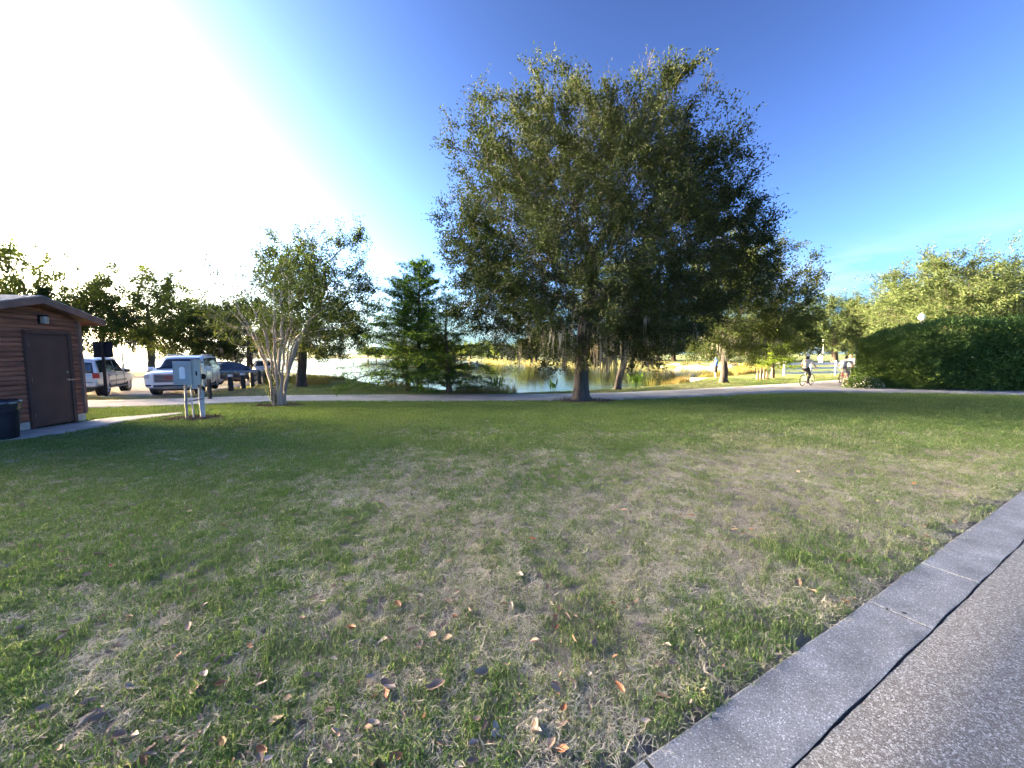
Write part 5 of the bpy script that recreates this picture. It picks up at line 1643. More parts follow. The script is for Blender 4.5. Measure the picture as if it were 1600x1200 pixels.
# white full-size SUV, seen from the front
LZ = -0.33
suv, bw, zt, wt = car('suv_car', (-17.2, 20.3, LZ), math.atan2(-0.894, 0.447), 'white SUV with a wide chrome grille facing us, parked behind the electrical cabinet', 5.18, 2.04,
    [(-2.60, 0.55, 1.02, 0.84), (-2.56, 0.42, 1.12, 0.93), (-2.3, 0.34, 1.16, 0.99), (-1.4, 0.30, 1.17, 1.0), (0, 0.30, 1.16, 1.0), (1.1, 0.30, 1.17, 1.0), (1.5, 0.30, 1.20, 1.0), (2.1, 0.32, 1.18, 0.99), (2.42, 0.32, 1.13, 0.97), (2.56, 0.34, 1.08, 0.93), (2.60, 0.40, 1.00, 0.88)],
    [(-2.54, 1.12, 0.90), (-2.42, 1.60, 0.84), (-2.30, 1.84, 0.79), (-1.6, 1.89, 0.80), (-0.2, 1.89, 0.80), (0.45, 1.86, 0.79), (0.62, 1.80, 0.80), (1.42, 1.18, 0.92)], 1.15, 0.955,
    paint('white_car_paint', (0.82, 0.82, 0.81)), 0.41, 2.95, 1.74, [(-2.30, -1.42, -2.22, -1.42), (-1.34, -0.40, -1.34, -0.40), (-0.32, 0.88, -0.32, 0.42)], 6, (1.40, 0.60), (-2.535, -2.40))
def trim(root, nm, c, size, mat, rot=None, bev=0.01): return MB().box(c, size, rot, bev).build(nm, mat, root)
gr_ = trim(suv, 'grille', (2.60, 0, 0.845), (0.05, 1.10, 0.34), M_TRIMB)
for z in (0.73, 0.79, 0.85, 0.91, 0.97): trim(gr_, 'grille_bar', (2.632, 0, z), (0.022, 1.04, 0.022), M_CHROME, bev=0.004)
fm = MB(); fm.box((2.622, 0, 1.02), (0.05, 1.16, 0.035)); fm.box((2.622, 0, 0.67), (0.05, 1.16, 0.03)); fm.box((2.622, 0.575, 0.845), (0.05, 0.03, 0.38)); fm.box((2.622, -0.575, 0.845), (0.05, 0.03, 0.38)); fm.build('grille_frame', M_CHROME, gr_)
cu = bpy.data.curves.new('emblem', 'FONT'); cu.body = 'GMC'; cu.size = 0.17; cu.extrude = 0.008; cu.align_x = 'CENTER'; cu.align_y = 'CENTER'
eo = bpy.data.objects.new('emblem', cu); COL.objects.link(eo)
dg = bpy.context.evaluated_depsgraph_get(); em = bpy.data.meshes.new_from_object(eo.evaluated_get(dg)); bpy.data.objects.remove(eo)
em.materials.clear(); em.materials.append(pmat('red_emblem', (0.45, 0.03, 0.03), 0.3, 0.02, 5))
e2 = link(bpy.data.objects.new('emblem', em), gr_); e2.location = (2.652, 0, 0.85); e2.rotation_euler = (R(90), 0, R(90))
for sy in (-1, 1):
    trim(suv, 'headlight', (2.50, sy * 0.80, 0.93), (0.20, 0.30, 0.20), M_LAMPW, Euler((0, 0, -sy * 0.35)).to_matrix(), 0.03)
    trim(suv, 'fog_lamp', (2.575, sy * 0.76, 0.52), (0.06, 0.26, 0.08), M_TRIMB, Euler((0, 0, -sy * 0.25)).to_matrix(), 0.02)
    mi = MB().box((0.98, sy * 1.14, 1.24), (0.14, 0.24, 0.19), bevel=0.04).tube((0.98, sy * 0.97, 1.18), (0.98, sy * 1.06, 1.20), 0.03, 0.03, 8); mi.build('mirror', paint('white_mirror_paint', (0.7, 0.7, 0.69)), suv, smooth=True)
    trim(suv, 'tail_light', (-2.53, sy * 0.86, 1.15), (0.10, 0.10, 0.5), M_LAMPR, None, 0.02)
    for x in (-0.36, -1.38): trim(suv, 'door_handle', (x + 0.14, sy * 1.02, 0.98), (0.2, 0.03, 0.035), M_CHROME)
    for x in (0.86, -0.36, -1.38): trim(suv, 'door_seam', (x, sy * 1.0145, 0.78), (0.012, 0.012, 0.72), M_TRIMB, None, 0)
    trim(suv, 'running_board', (0, sy * 0.985, 0.30), (2.0, 0.10, 0.06), M_TRIMB)
    ra = MB().path([(-2.0, sy * 0.70, 1.87), (-1.9, sy * 0.70, 1.94), (0.1, sy * 0.70, 1.945), (0.25, sy * 0.70, 1.88)], 0.02, 6); ra.build('roof_rail', M_CHROME, suv)
trim(suv, 'air_intake', (2.585, 0, 0.49), (0.07, 1.25, 0.10), M_TRIMB, None, 0.02)
trim(suv, 'bumper_lip', (2.60, 0, 0.40), (0.07, 1.55, 0.05), M_GALV, None, 0.015)
trim(suv, 'underbody', (0, 0, 0.30), (4.6, 1.5, 0.12), M_TRIMB)

# silver older SUV, seen from behind
suv2, bw, zt, wt = car('suv_car', (-20.95, 19.2, LZ), math.atan2(0.87, -0.49), 'silver SUV with a spare wheel on its rear door, beside the shed', 4.80, 1.88,
    [(-2.38, 0.52, 0.98, 0.86), (-2.34, 0.44, 1.06, 0.94), (-2.1, 0.38, 1.10, 0.99), (-1.4, 0.36, 1.11, 1.0), (0, 0.36, 1.08, 1.0), (0.9, 0.36, 1.06, 1.0), (1.3, 0.36, 1.06, 1.0), (1.9, 0.38, 1.00, 0.98), (2.25, 0.40, 0.94, 0.93), (2.38, 0.48, 0.86, 0.84)],
    [(-2.30, 1.06, 0.90), (-2.22, 1.50, 0.85), (-2.14, 1.76, 0.80), (-1.5, 1.82, 0.81), (-0.2, 1.82, 0.81), (0.25, 1.78, 0.80), (1.05, 1.08, 0.92)], 1.08, 0.955,
    paint('silver_car_paint', (0.56, 0.57, 0.58), 0.3, 0.25), 0.385, 2.78, 1.58, [(-2.10, -1.30, -2.04, -1.30), (-1.22, -0.42, -1.22, -0.42), (-0.34, 0.66, -0.34, 0.14)], 6, (1.02, 0.26), (-2.30, -2.19))
sw = MB().tube((-2.42, 0.1, 0.98), (-2.60, 0.1, 0.98), 0.36, 0.34, 26).build('spare_wheel', M_TYRE, suv2, smooth=True)
MB().tube((-2.60, 0.1, 0.98), (-2.625, 0.1, 0.98), 0.27, 0.24, 24).build('spare_cover', paint('spare_cover_paint', (0.5, 0.51, 0.52)), sw, smooth=True)
for sy in (-1, 1):
    tl = trim(suv2, 'tail_light', (-2.30, sy * 0.83, 0.98), (0.20, 0.20, 0.26), M_LAMPR, None, 0.03)
    trim(tl, 'reversing_lamp', (-2.31, sy * 0.835, 0.845), (0.19, 0.20, 0.05), M_LAMPC, None, 0.01)
    mi = MB().box((0.74, sy * 1.05, 1.12), (0.16, 0.22, 0.17), bevel=0.045).tube((0.74, sy * 0.90, 1.08), (0.74, sy * 0.98, 1.10), 0.025, 0.025, 8); mi.build('mirror', M_TRIMB, suv2, smooth=True)
    trim(suv2, 'headlight', (2.28, sy * 0.70, 0.80), (0.16, 0.30, 0.17), M_LAMPW, None, 0.03)
    for x in (-0.36, -1.26): trim(suv2, 'door_handle', (x + 0.13, sy * 0.945, 0.92), (0.19, 0.03, 0.035), M_TRIMB)
    for x in (0.66, -0.38, -1.26): trim(suv2, 'door_seam', (x, sy * 0.934, 0.76), (0.012, 0.012, 0.62), M_TRIMB, None, 0)
    trim(suv2, 'running_board', (0, sy * 0.93, 0.36), (1.9, 0.16, 0.05), M_GALV)
    trim(suv2, 'side_moulding', (-0.1, sy * 0.948, 0.66), (2.0, 0.02, 0.10), M_GALV)
    ra = MB().path([(-1.9, sy * 0.66, 1.80), (-1.8, sy * 0.66, 1.87), (-0.2, sy * 0.66, 1.875), (-0.05, sy * 0.66, 1.81)], 0.018, 6); ra.build('roof_rail', M_TRIMB, suv2)
trim(suv2, 'rear_bumper', (-2.38, 0, 0.58), (0.12, 1.72, 0.20), paint('silver_bumper_paint', (0.5, 0.51, 0.52)), None, 0.04)
trim(suv2, 'bumper_step', (-2.40, 0, 0.69), (0.10, 1.5, 0.02), M_TRIMB, None, 0.005)
trim(suv2, 'licence_plate', (-2.445, -0.45, 0.60), (0.012, 0.31, 0.15), M_PLATE, None, 0.003)
trim(suv2, 'underbody', (0, 0, 0.34), (4.2, 1.35, 0.12), M_TRIMB)

# dark grey sedan in profile
sed, bw, zt, wt = car('sedan_car', (-19.6, 26.4, LZ), math.atan2(0.985, 0.17), 'dark grey sedan parked behind the row of bollards', 4.85, 1.83,
    [(-2.42, 0.50, 0.86, 0.80), (-2.36, 0.38, 0.96, 0.90), (-2.1, 0.28, 1.01, 0.97), (-1.4, 0.22, 1.00, 1.0), (0, 0.20, 0.95, 1.0), (0.9, 0.20, 0.93, 1.0), (1.5, 0.22, 0.88, 0.99), (2.0, 0.24, 0.80, 0.96), (2.3, 0.28, 0.70, 0.88), (2.42, 0.36, 0.60, 0.76)],
    [(-1.95, 1.00, 0.80), (-1.5, 1.16, 0.78), (-0.95, 1.36, 0.74), (-0.4, 1.45, 0.73), (0.1, 1.44, 0.73), (0.45, 1.36, 0.76), (1.30, 0.94, 0.88)], 0.96, 0.94,
    paint('dark_grey_car_paint', (0.075, 0.08, 0.088), 0.25, 0.3), 0.33, 2.75, 1.56, [(-1.42, -0.46, -1.02, -0.46), (-0.40, 0.92, -0.40, 0.42)], 10, (1.26, 0.46), (-1.92, -1.0), tyre_w=0.22)
for sy in (-1, 1):
    trim(sed, 'headlight', (2.22, sy * 0.68, 0.68), (0.34, 0.24, 0.13), M_LAMPW, Euler((0, 0.25, -sy * 0.45)).to_matrix(), 0.03)
    trim(sed, 'tail_light', (-2.30, sy * 0.70, 0.86), (0.20, 0.28, 0.14), M_LAMPR, None, 0.03)
    mi = MB().box((0.80, sy * 0.99, 1.0), (0.12, 0.18, 0.12), bevel=0.035).tube((0.82, sy * 0.86, 0.96), (0.80, sy * 0.94, 0.98), 0.02, 0.02, 8); mi.build('mirror', paint('sedan_mirror_paint', (0.07, 0.075, 0.08)), sed, smooth=True)
    for x in (-0.42, -1.35): trim(sed, 'door_handle', (x + 0.16, sy * 0.92, 0.84), (0.17, 0.025, 0.03), M_CHROME)
    for x in (0.80, -0.43, -1.30): trim(sed, 'door_seam', (x, sy * 0.911, 0.60), (0.01, 0.01, 0.55), M_TRIMB, None, 0)
trim(sed, 'grille', (2.36, 0, 0.54), (0.08, 0.8, 0.16), M_TRIMB, None, 0.02)
trim(sed, 'underbody', (0, 0, 0.24), (4.2, 1.3, 0.10), M_TRIMB)
# white car further along, mostly hidden by the sedan and the myrtle
wc, bw, zt, wt = car('parked_car', (-20.9, 32.5, LZ), math.atan2(-0.80, 0.60), 'pale car beyond the sedan, half hidden by the crape myrtle stems', 4.5, 1.78,
    [(-2.22, 0.50, 0.86, 0.82), (-2.16, 0.36, 0.96, 0.92), (-1.9, 0.26, 0.98, 0.98), (-1.2, 0.22, 0.98, 1.0), (0, 0.20, 0.95, 1.0), (0.9, 0.20, 0.92, 1.0), (1.5, 0.22, 0.88, 0.99), (1.95, 0.26, 0.80, 0.94), (2.22, 0.36, 0.66, 0.80)],
    [(-1.9, 0.98, 0.82), (-1.5, 1.22, 0.78), (-0.9, 1.42, 0.75), (-0.2, 1.46, 0.74), (0.3, 1.40, 0.75), (1.15, 0.94, 0.88)], 0.95, 0.94,
    paint('pale_car_paint', (0.6, 0.6, 0.6)), 0.32, 2.6, 1.52, [(-1.35, -0.45, -0.98, -0.45), (-0.38, 0.80, -0.38, 0.32)], 8, (1.12, 0.34), (-1.88, -0.95), tyre_w=0.21)
for sy in (-1, 1):
    trim(wc, 'headlight', (2.05, sy * 0.66, 0.70), (0.28, 0.24, 0.13), M_LAMPW, Euler((0, 0.2, -sy * 0.45)).to_matrix(), 0.03)
    trim(wc, 'tail_light', (-2.10, sy * 0.72, 0.86), (0.18, 0.24, 0.16), M_LAMPR, None, 0.03)
    MB().box((0.72, sy * 0.97, 1.0), (0.12, 0.17, 0.12), bevel=0.035).build('mirror', M_TRIMB, wc)

# ------------------------------------------------------------------ fence, lamps, posts, platform
M_WHITE = pmat('white_vinyl', (0.72, 0.73, 0.75), 0.5, 0.04, 4)
fe = empty('rail_fence', (22.2, 31.3, -0.2)); tag(fe, 'white three-rail fence behind the cyclists', 'fence')
d = Vector((2.9, 0.95, 0))
for k in range(8):
    p = d * k
    MB().box((p.x, p.y, 0.60), (0.13, 0.13, 1.24), bevel=0.008).build('post', M_WHITE, fe)
    MB().box((p.x, p.y, 1.235), (0.17, 0.17, 0.03), bevel=0.01).build('post_cap', M_WHITE, fe)
    if k < 7:
        m_ = p + d / 2; an = math.atan2(d.y, d.x)
        for z in (0.28, 0.66, 1.05):
            MB().box((m_.x, m_.y, z), (d.length - 0.135, 0.045, 0.15), Euler((0, 0, an)).to_matrix(), 0.006).build('rail', M_WHITE, fe)

M_LAMPPOST = pmat('pale_lamp_post', (0.62, 0.60, 0.56), 0.6, 0.05, 5)
M_GLOBE = pmat('white_lamp_globe', (0.78, 0.78, 0.76), 0.3, 0.03, 5)
def lamp_post(loc, h, label, twin=False, s=1.0, col=None):
    root = empty('lamp_post', loc); tag(root, label, 'lamp post')
    V, F = lathe([(0.22 * s, -0.05), (0.22 * s, 0.12), (0.16 * s, 0.25), (0.13 * s, 0.7), (0.085 * s, 0.85), (0.06 * s, h * 0.5), (0.05 * s, h - 0.6)], 14); obj_np('pole', V, F, col or M_LAMPPOST, root, smooth=True)
    offs = (-0.45, 0.45) if twin else (0,)
    if twin:
        MB().path([(-0.45, 0, h - 0.5), (-0.3, 0, h - 0.62), (0.3, 0, h - 0.62), (0.45, 0, h - 0.5)], 0.03).build('arm', col or M_LAMPPOST, root)
    for x in offs:
        V, F = lathe([(0.06, h - 0.62), (0.11, h - 0.52), (0.20, h - 0.40), (0.22, h - 0.22), (0.15, h - 0.06), (0.07, h - 0.01), (0.05, h + 0.05), (0, h + 0.10)], 16)
        V = [(q[0] + x, q[1], q[2]) for q in V]
        g_ = obj_np('globe', V, F, M_GLOBE, root, smooth=True)
        MB().tube((x, 0, h - 0.70), (x, 0, h - 0.56), 0.08, 0.11, 12).build('fitter', M_BLACK, g_)
    return root
lamp_post((at(1285, 560, 72)[0], 72.0, T1(58, 72)), 4.7, 'white lamp post on the far path beside a walker')
q = at(1440, 497, 33.0); lamp_post((q[0], 33.0, -0.2), q[2] + 0.2 + 0.35, 'lamp whose white globe shows above the top of the hedge', s=1.1)
q = at(187, 503, 47.0); lamp_post((q[0], 47.0, -0.35), 6.3, 'twin-globe lamp post across the parking lot, behind the black sign', twin=True, s=1.2)
# marker post among the cypresses
q = at(746, 590, 20.0)
mk = empty('marker_post', (q[0], 20.0, max(T1(q[0], 20.0), -1.2))); tag(mk, 'thin marker post with a small white plate in the water beside the cypresses', 'marker post')
zb = mk.location.z; hh = at(746, 563, 20.0)[2] - zb
MB().tube((0, 0, -0.05), (0, 0, hh), 0.016, 0.016, 8).build('pole', M_GALV, mk); MB().box((0, -0.03, hh - 0.24), (0.10, 0.02, 0.46), bevel=0.004).build('plate', M_WHITE, mk)
# concrete fishing platform
M_PLAT = pmat('platform_concrete', (0.33, 0.30, 0.26), 0.9, 0.18, 3.0, bump=0.3, bscale=30)
pf_ = empty('fishing_platform', (15.0, 29.3, -0.25)); tag(pf_, 'low concrete fishing platform under the angler at the water edge', 'platform')
MB().box((0, 0, -0.06), (2.35, 3.4, 0.12), bevel=0.015).build('deck', M_PLAT, pf_)
MB().box((0, -1.55, -0.42), (2.25, 0.2, 0.62), bevel=0.01).build('front_wall', M_PLAT, pf_)
MB().box((1.05, 0.0, -0.42), (0.16, 2.9, 0.60), bevel=0.01).build('side_wall', M_PLAT, pf_)
MB().box((-1.05, 0.0, -0.42), (0.16, 2.9, 0.60), bevel=0.01).build('side_wall', M_PLAT, pf_)
for x in (-0.85, 0.85): MB().box((x, 1.2, -0.8), (0.2, 0.2, 1.3)).build('pile', M_PLAT, pf_)
# ------------------------------------------------------------------ people and bicycles
M_SKIN = pmat('skin', (0.50, 0.29, 0.20), 0.55, 0.05, 8)
def cloth(name, c): return pmat(name, c, 0.85, 0.10, 10, bump=0.25, bscale=30)
def blob(name, chains, ells, mat, parent, voxel=0.014, smooth_it=4):
    """one continuous surface grown round limb chains [(point, radius), ...] and ellipsoids"""
    mb = MB()
    for ch in chains:
        for (a, ra), (b, rb) in zip(ch[:-1], ch[1:]):
            if (Vector(b) - Vector(a)).length > 1e-4: mb.tube(a, b, ra, rb, 12)
        for a, ra in ch: mb.sphere(a, ra, u=12, v=8)
    for c, rr in ells: mb.sphere(c, 1.0, rr, 16, 12)
    o = mb.build(name, mat, parent)
    m = o.modifiers.new('r', 'REMESH'); m.mode = 'VOXEL'; m.voxel_size = voxel
    s = o.modifiers.new('s', 'SMOOTH'); s.iterations = smooth_it; s.factor = 0.5
    bake(o)
    o.data.polygons.foreach_set('use_smooth', np.ones(len(o.data.polygons), bool))
    return o

def V3(*a): return Vector(a)
def hand_chains(wrist, dirv, palm_n, closed=0.7):
    """palm and five fingers of different length, curled; dirv points along the hand"""
    d = Vector(dirv).normalized(); n = Vector(palm_n).normalized(); s = d.cross(n).normalized(); n = s.cross(d)
    w = Vector(wrist); pc = w + d * 0.05
    out = [[(tuple(w), 0.026), (tuple(pc), 0.03)], [(tuple(pc - s * 0.022), 0.018), (tuple(pc + s * 0.022), 0.018)]]
    for k, ln in enumerate((0.068, 0.076, 0.071, 0.056)):
        b = w + d * 0.085 + s * (-0.03 + 0.02 * k)
        p1 = b + (d * math.cos(closed * 0.6) + n * math.sin(closed * 0.6)) * ln * 0.45
        p2 = p1 + (d * math.cos(closed * 1.7) + n * math.sin(closed * 1.7)) * ln * 0.32
        p3 = p2 + (d * math.cos(closed * 2.6) + n * math.sin(closed * 2.6)) * ln * 0.25
        out.append([(tuple(b), 0.010), (tuple(p1), 0.0095), (tuple(p2), 0.0088), (tuple(p3), 0.0075)])
    t0 = w + d * 0.035 - s * 0.03; t1 = t0 - s * 0.02 + d * 0.03 + n * 0.012; t2 = t1 + d * 0.022 + n * 0.02
    out.append([(tuple(t0), 0.013), (tuple(t1), 0.0105), (tuple(t2), 0.009)])
    return out

def person(root, J, shirt_m, legs_m, hair_m, shoe_m, short_legs=False, sleeves='long', skin=M_SKIN, hair='short', helmet=None, hood=None, face=None):
    """J: joint positions (local). root: the Empty of this person."""
    f = Vector(face if face else (1, 0, 0)).normalized(); up = Vector((0, 0, 1)); sd = up.cross(f).normalized()
    H = Vector(J['head'])
    chains = []; ells = []
    ells.append((tuple(H + f * 0.008), (0.082, 0.078, 0.112)))
    chains.append([(tuple(Vector(J['neck']) - Vector((0, 0, 0.03))), 0.056), (tuple(H - up * 0.07), 0.052)])
    chains.append([(tuple(H + f * 0.085 - up * 0.0), 0.012), (tuple(H + f * 0.105 - up * 0.03), 0.015)])           # nose
    chains.append([(tuple(H + f * 0.05 - up * 0.085), 0.032), (tuple(H + f * 0.06 - up * 0.09), 0.03)])              # chin
    for s in (-1, 1): chains.append([(tuple(H + sd * s * 0.083 + up * 0.012), 0.018), (tuple(H + sd * s * 0.083 - up * 0.028), 0.014)])   # ears
    pel = Vector(J['pelvis']); che = Vector(J['chest']); nk = Vector(J['neck'])
    torso = [(tuple(pel), 0.135), (tuple(pel.lerp(che, 0.45)), 0.118), (tuple(che), 0.138), (tuple(nk - (nk - che) * 0.25), 0.085)]
    chains.append(torso)
    arms = []; legs = []; lower = []
    for s in ('l', 'r'):
        sh, el, wr = Vector(J['sh_' + s]), Vector(J['el_' + s]), Vector(J['wr_' + s])
        chains.append([(tuple(che.lerp(nk, 0.4)), 0.085), (tuple(sh), 0.062)])
        arm = [(tuple(sh), 0.060), (tuple(sh.lerp(el, 0.5)), 0.048), (tuple(el), 0.041), (tuple(el.lerp(wr, 0.35)), 0.041), (tuple(wr), 0.027)]
        chains.append(arm); arms.append(arm)
        chains += hand_chains(wr, J['hd_' + s], J['hn_' + s], J.get('curl', 0.8))
        hp, kn, an = Vector(J['hip_' + s]), Vector(J['kn_' + s]), Vector(J['an_' + s])
        leg = [(tuple(hp), 0.098), (tuple(hp.lerp(kn, 0.5)), 0.078), (tuple(kn), 0.056), (tuple(kn.lerp(an, 0.3)), 0.056), (tuple(an), 0.036)]
        chains.append(leg); legs.append(leg)
        toe = Vector(J['toe_' + s]); chains.append([(tuple(an - Vector((0, 0, 0.03))), 0.038), (tuple(an.lerp(toe, 0.6) - Vector((0, 0, 0.03))), 0.034), (tuple(toe), 0.026)])
        lower.append((an, toe))
    blob('body', chains, ells, skin, root, 0.0125, 3)
    g = 0.016
    # shirt
    sc = [[(p, r + g) for p, r in torso[:3]] + [(tuple(nk - (nk - che) * 0.35), 0.088)]]
    for s, arm in zip(('l', 'r'), arms):
        sh = Vector(J['sh_' + s]); sc.append([(tuple(che.lerp(nk, 0.35)), 0.09), (tuple(sh), 0.078)])
        k = 5 if sleeves == 'long' else 2
        a2 = [(p, r + g + 0.004) for p, r in arm[:k]]
        if sleeves == 'long': a2[-1] = (tuple(Vector(arm[3][0]).lerp(Vector(arm[4][0]), 0.85)), 0.042)
        sc.append(a2)
    down = (pel - che).normalized()
    sc.append([(tuple(pel.lerp(che, 0.12)), 0.144), (tuple(pel + Vector((0, 0, -0.02))), 0.150 if abs(down.x) < 0.1 else 0.142)])
    if hood: sc.append([(tuple(nk), 0.09), (tuple(H - f * 0.02), 0.11)])
    blob('shirt', sc, [], shirt_m, root, 0.015, 4)
    # trousers or shorts
    lc = [[(tuple(pel), 0.147), (tuple(pel - Vector((0, 0, 0.05))), 0.147)]]
    for leg in legs:
        if short_legs: l2 = [(leg[0][0], 0.116), (leg[1][0], 0.100), (tuple(Vector(leg[1][0]).lerp(Vector(leg[2][0]), 0.75)), 0.088)]
        else: l2 = [(p, r + g) for p, r in leg[:4]] + [(tuple(Vector(leg[3][0]).lerp(Vector(leg[4][0]), 0.9)), 0.054)]
        lc.append([(tuple(pel), 0.12), leg[0][0:1] + (0.115,)]); lc.append(l2)
    blob('shorts' if short_legs else 'trousers', lc, [], legs_m, root, 0.015, 4)
    if shoe_m:
        for an, toe in lower:
            blob('shoe', [[(tuple(an - Vector((0, 0, 0.035))), 0.047), (tuple(an.lerp(toe, 0.6) - Vector((0, 0, 0.025))), 0.043), (tuple(toe), 0.034)]], [], shoe_m, root, 0.014, 2)
    # hair
    hc = [(tuple(H - f * 0.018 + up * 0.028), (0.090, 0.089, 0.098))]
    ch = []
    if hair == 'long':
        ch.append([(tuple(H - f * 0.05), 0.085), (tuple(H - f * 0.09 - up * 0.15), 0.075), (tuple(nk - f * 0.13 - up * 0.14), 0.065), (tuple(nk - f * 0.15 - up * 0.30), 0.03)])
    h_ = blob('hair', ch, hc, hair_m, root, 0.014, 2) if not hood else None
    for s in (-1, 1):
        MB().sphere(tuple(H + f * 0.080 + sd * s * 0.032 + up * 0.004), 0.011, u=8, v=6).build('eye', pmat_eye, root)
    MB().box(tuple(H + f * 0.086 - up * 0.058), (0.012, 0.045, 0.009), Euler((0, 0, math.atan2(f.y, f.x))).to_matrix()).build('mouth', pmat_lip, root)
    if helmet:
        hm = MB(); hm.sphere(tuple(H + up * 0.055 - f * 0.005), 1.0, (0.125, 0.105, 0.092), 18, 12)
        bm_ = hm.bm
        cutv = [v for v in bm_.verts if v.co.z < H.z + 0.03]; bmesh.ops.delete(bm_, geom=cutv, context='VERTS')
        he = hm.build('helmet', helmet, root, smooth=True)
        so = he.modifiers.new('t', 'SOLIDIFY'); so.thickness = 0.03
        for q in (-0.045, 0.0, 0.045):
            c = H + up * 0.142 + sd * q - f * 0.01
            MB().box(tuple(c), (0.15, 0.018, 0.02), Euler((0, 0, math.atan2(f.y, f.x))).to_matrix(), 0.005).build('vent', M_TRIMB, he)
pmat_eye = pmat('eye_dark', (0.03, 0.02, 0.015), 0.2)
pmat_lip = pmat('lip', (0.35, 0.13, 0.11), 0.6)

def bicycle(loc, rz, label, frame_m, wr=0.335):
    root = empty('bicycle', loc, rz); tag(root, label, 'bicycle')
    ra, fa = V3(-0.50, 0, wr), V3(0.56, 0, wr)
    bb = V3(-0.06, 0, 0.29); st = V3(-0.22, 0, 0.80); hd = V3(0.36, 0, 0.86); hb = V3(0.40, 0, 0.70)
    for c, nm in ((ra, 'rear'), (fa, 'front')):
        w = MB().torus(tuple(c), (0, 1, 0), wr - 0.022, 0.022, 32, 8).build('wheel', M_TYRE, root, smooth=True)
        MB().torus(tuple(c), (0, 1, 0), wr - 0.05, 0.011, 28, 6).build('rim', M_RIM, w, smooth=True)
        sp = MB()
        for k in range(16):
            a = 2 * math.pi * k / 16; sp.tube(tuple(c), (c.x + math.cos(a) * (wr - 0.05), 0.012 * (-1) ** k, c.z + math.sin(a) * (wr - 0.05)), 0.0022, 0.0022, 4)
        sp.build('spokes', M_RIM, w); MB().tube((c.x, -0.05, c.z), (c.x, 0.05, c.z), 0.02, 0.02, 8).build('hub', M_RIM, w)
    fr_ = MB()
    for a, b, r in ((bb, st, 0.017), (bb, hb, 0.019), (st.lerp(bb, 0.15), hd, 0.017), (hb, hd, 0.019)): fr_.tube(a, b, r, r, 10)
    for s in (-1, 1):
        fr_.tube(bb, ra + V3(0, s * 0.055, 0), 0.010, 0.010, 8); fr_.tube(st.lerp(bb, 0.2), ra + V3(0, s * 0.055, 0), 0.009, 0.009, 8); fr_.tube(hb + V3(0, s * 0.05, 0), fa + V3(0, s * 0.055, 0), 0.012, 0.011, 8)
    fr_.build('frame', frame_m, root, smooth=True)
    MB().tube(hd, hd + V3(-0.03, 0, 0.16), 0.014, 0.014, 8).path([(0.30, -0.30, 1.03), (0.38, -0.16, 1.03), (0.36, 0, 1.02), (0.38, 0.16, 1.03), (0.30, 0.30, 1.03)], 0.012, 8).build('handlebar', M_TRIMB, root)
    MB().tube(st, st + V3(-0.03, 0, 0.12), 0.013, 0.013, 8).build('seat_post', M_CHROME, root)
    sdl = MB(); sdl.sphere((-0.30, 0, 0.935), 1.0, (0.10, 0.075, 0.035)); sdl.sphere((-0.17, 0, 0.94), 1.0, (0.13, 0.03, 0.025)); sdl.build('saddle', M_TRIMB, root, smooth=True)
    MB().tube((bb.x, 0.045, bb.z), (bb.x, 0.055, bb.z), 0.09, 0.09, 20).build('chainring', M_TRIMB, root)
    MB().tube((bb.x, 0.06, bb.z), (bb.x + 0.10, 0.06, bb.z + 0.14), 0.010, 0.010, 6).build('crank', M_RIM, root); MB().tube((bb.x, -0.06, bb.z), (bb.x - 0.10, -0.06, bb.z - 0.14), 0.010, 0.010, 6).build('crank', M_RIM, root)
    MB().box((bb.x + 0.10, 0.11, bb.z + 0.14), (0.09, 0.09, 0.02)).build('pedal', M_TRIMB, root); MB().box((bb.x - 0.10, -0.11, bb.z - 0.14), (0.09, 0.09, 0.02)).build('pedal', M_TRIMB, root)
    return root

def rider_pose(lean=0.0, spread=0.17, look=(1, 0, 0)):
    ch = V3(-0.06 + 0.30 * lean, 0, 1.40 - 0.10 * lean); nk = V3(-0.02 + 0.42 * lean, 0, 1.50 - 0.12 * lean); hd = nk + V3(0.035 + 0.03 * lean, 0, 0.165)
    J = dict(pelvis=V3(-0.24, 0, 1.03), chest=ch, neck=nk, head=hd)
    for s, y in (('l', 1), ('r', -1)):
        J['sh_' + s] = nk + V3(-0.01, y * spread, -0.055); J['wr_' + s] = V3(0.27, y * 0.29, 1.075)
        J['el_' + s] = (J['sh_' + s] + J['wr_' + s]) / 2 + V3(-0.03, y * 0.10, -0.09)
        J['hd_' + s] = V3(0.75, 0.0, -0.45); J['hn_' + s] = V3(-0.3, 0, -1)
        J['hip_' + s] = V3(-0.22, y * 0.09, 1.0)
    J['kn_l'] = V3(0.22, 0.11, 0.84); J['an_l'] = V3(-0.02, 0.11, 0.52); J['toe_l'] = V3(0.13, 0.11, 0.46)
    J['kn_r'] = V3(0.08, -0.11, 0.62); J['an_r'] = V3(-0.20, -0.11, 0.25); J['toe_r'] = V3(-0.05, -0.11, 0.18)
    J['curl'] = 0.95
    return J
M_WHITEF = paint('white_frame_paint', (0.7, 0.7, 0.7)); M_REDF = paint('red_frame_paint', (0.35, 0.03, 0.05))
z_ = T1(17.0, 22.1) + 0.02
bicycle((17.0, 22.1, z_), R(30), 'bicycle with pale frame ridden by the long-haired cyclist', M_WHITEF)
r1 = empty('person', (17.0, 22.1, z_), R(30)); tag(r1, 'cyclist with long dark hair, pale helmet, cream top and black trousers', 'person')
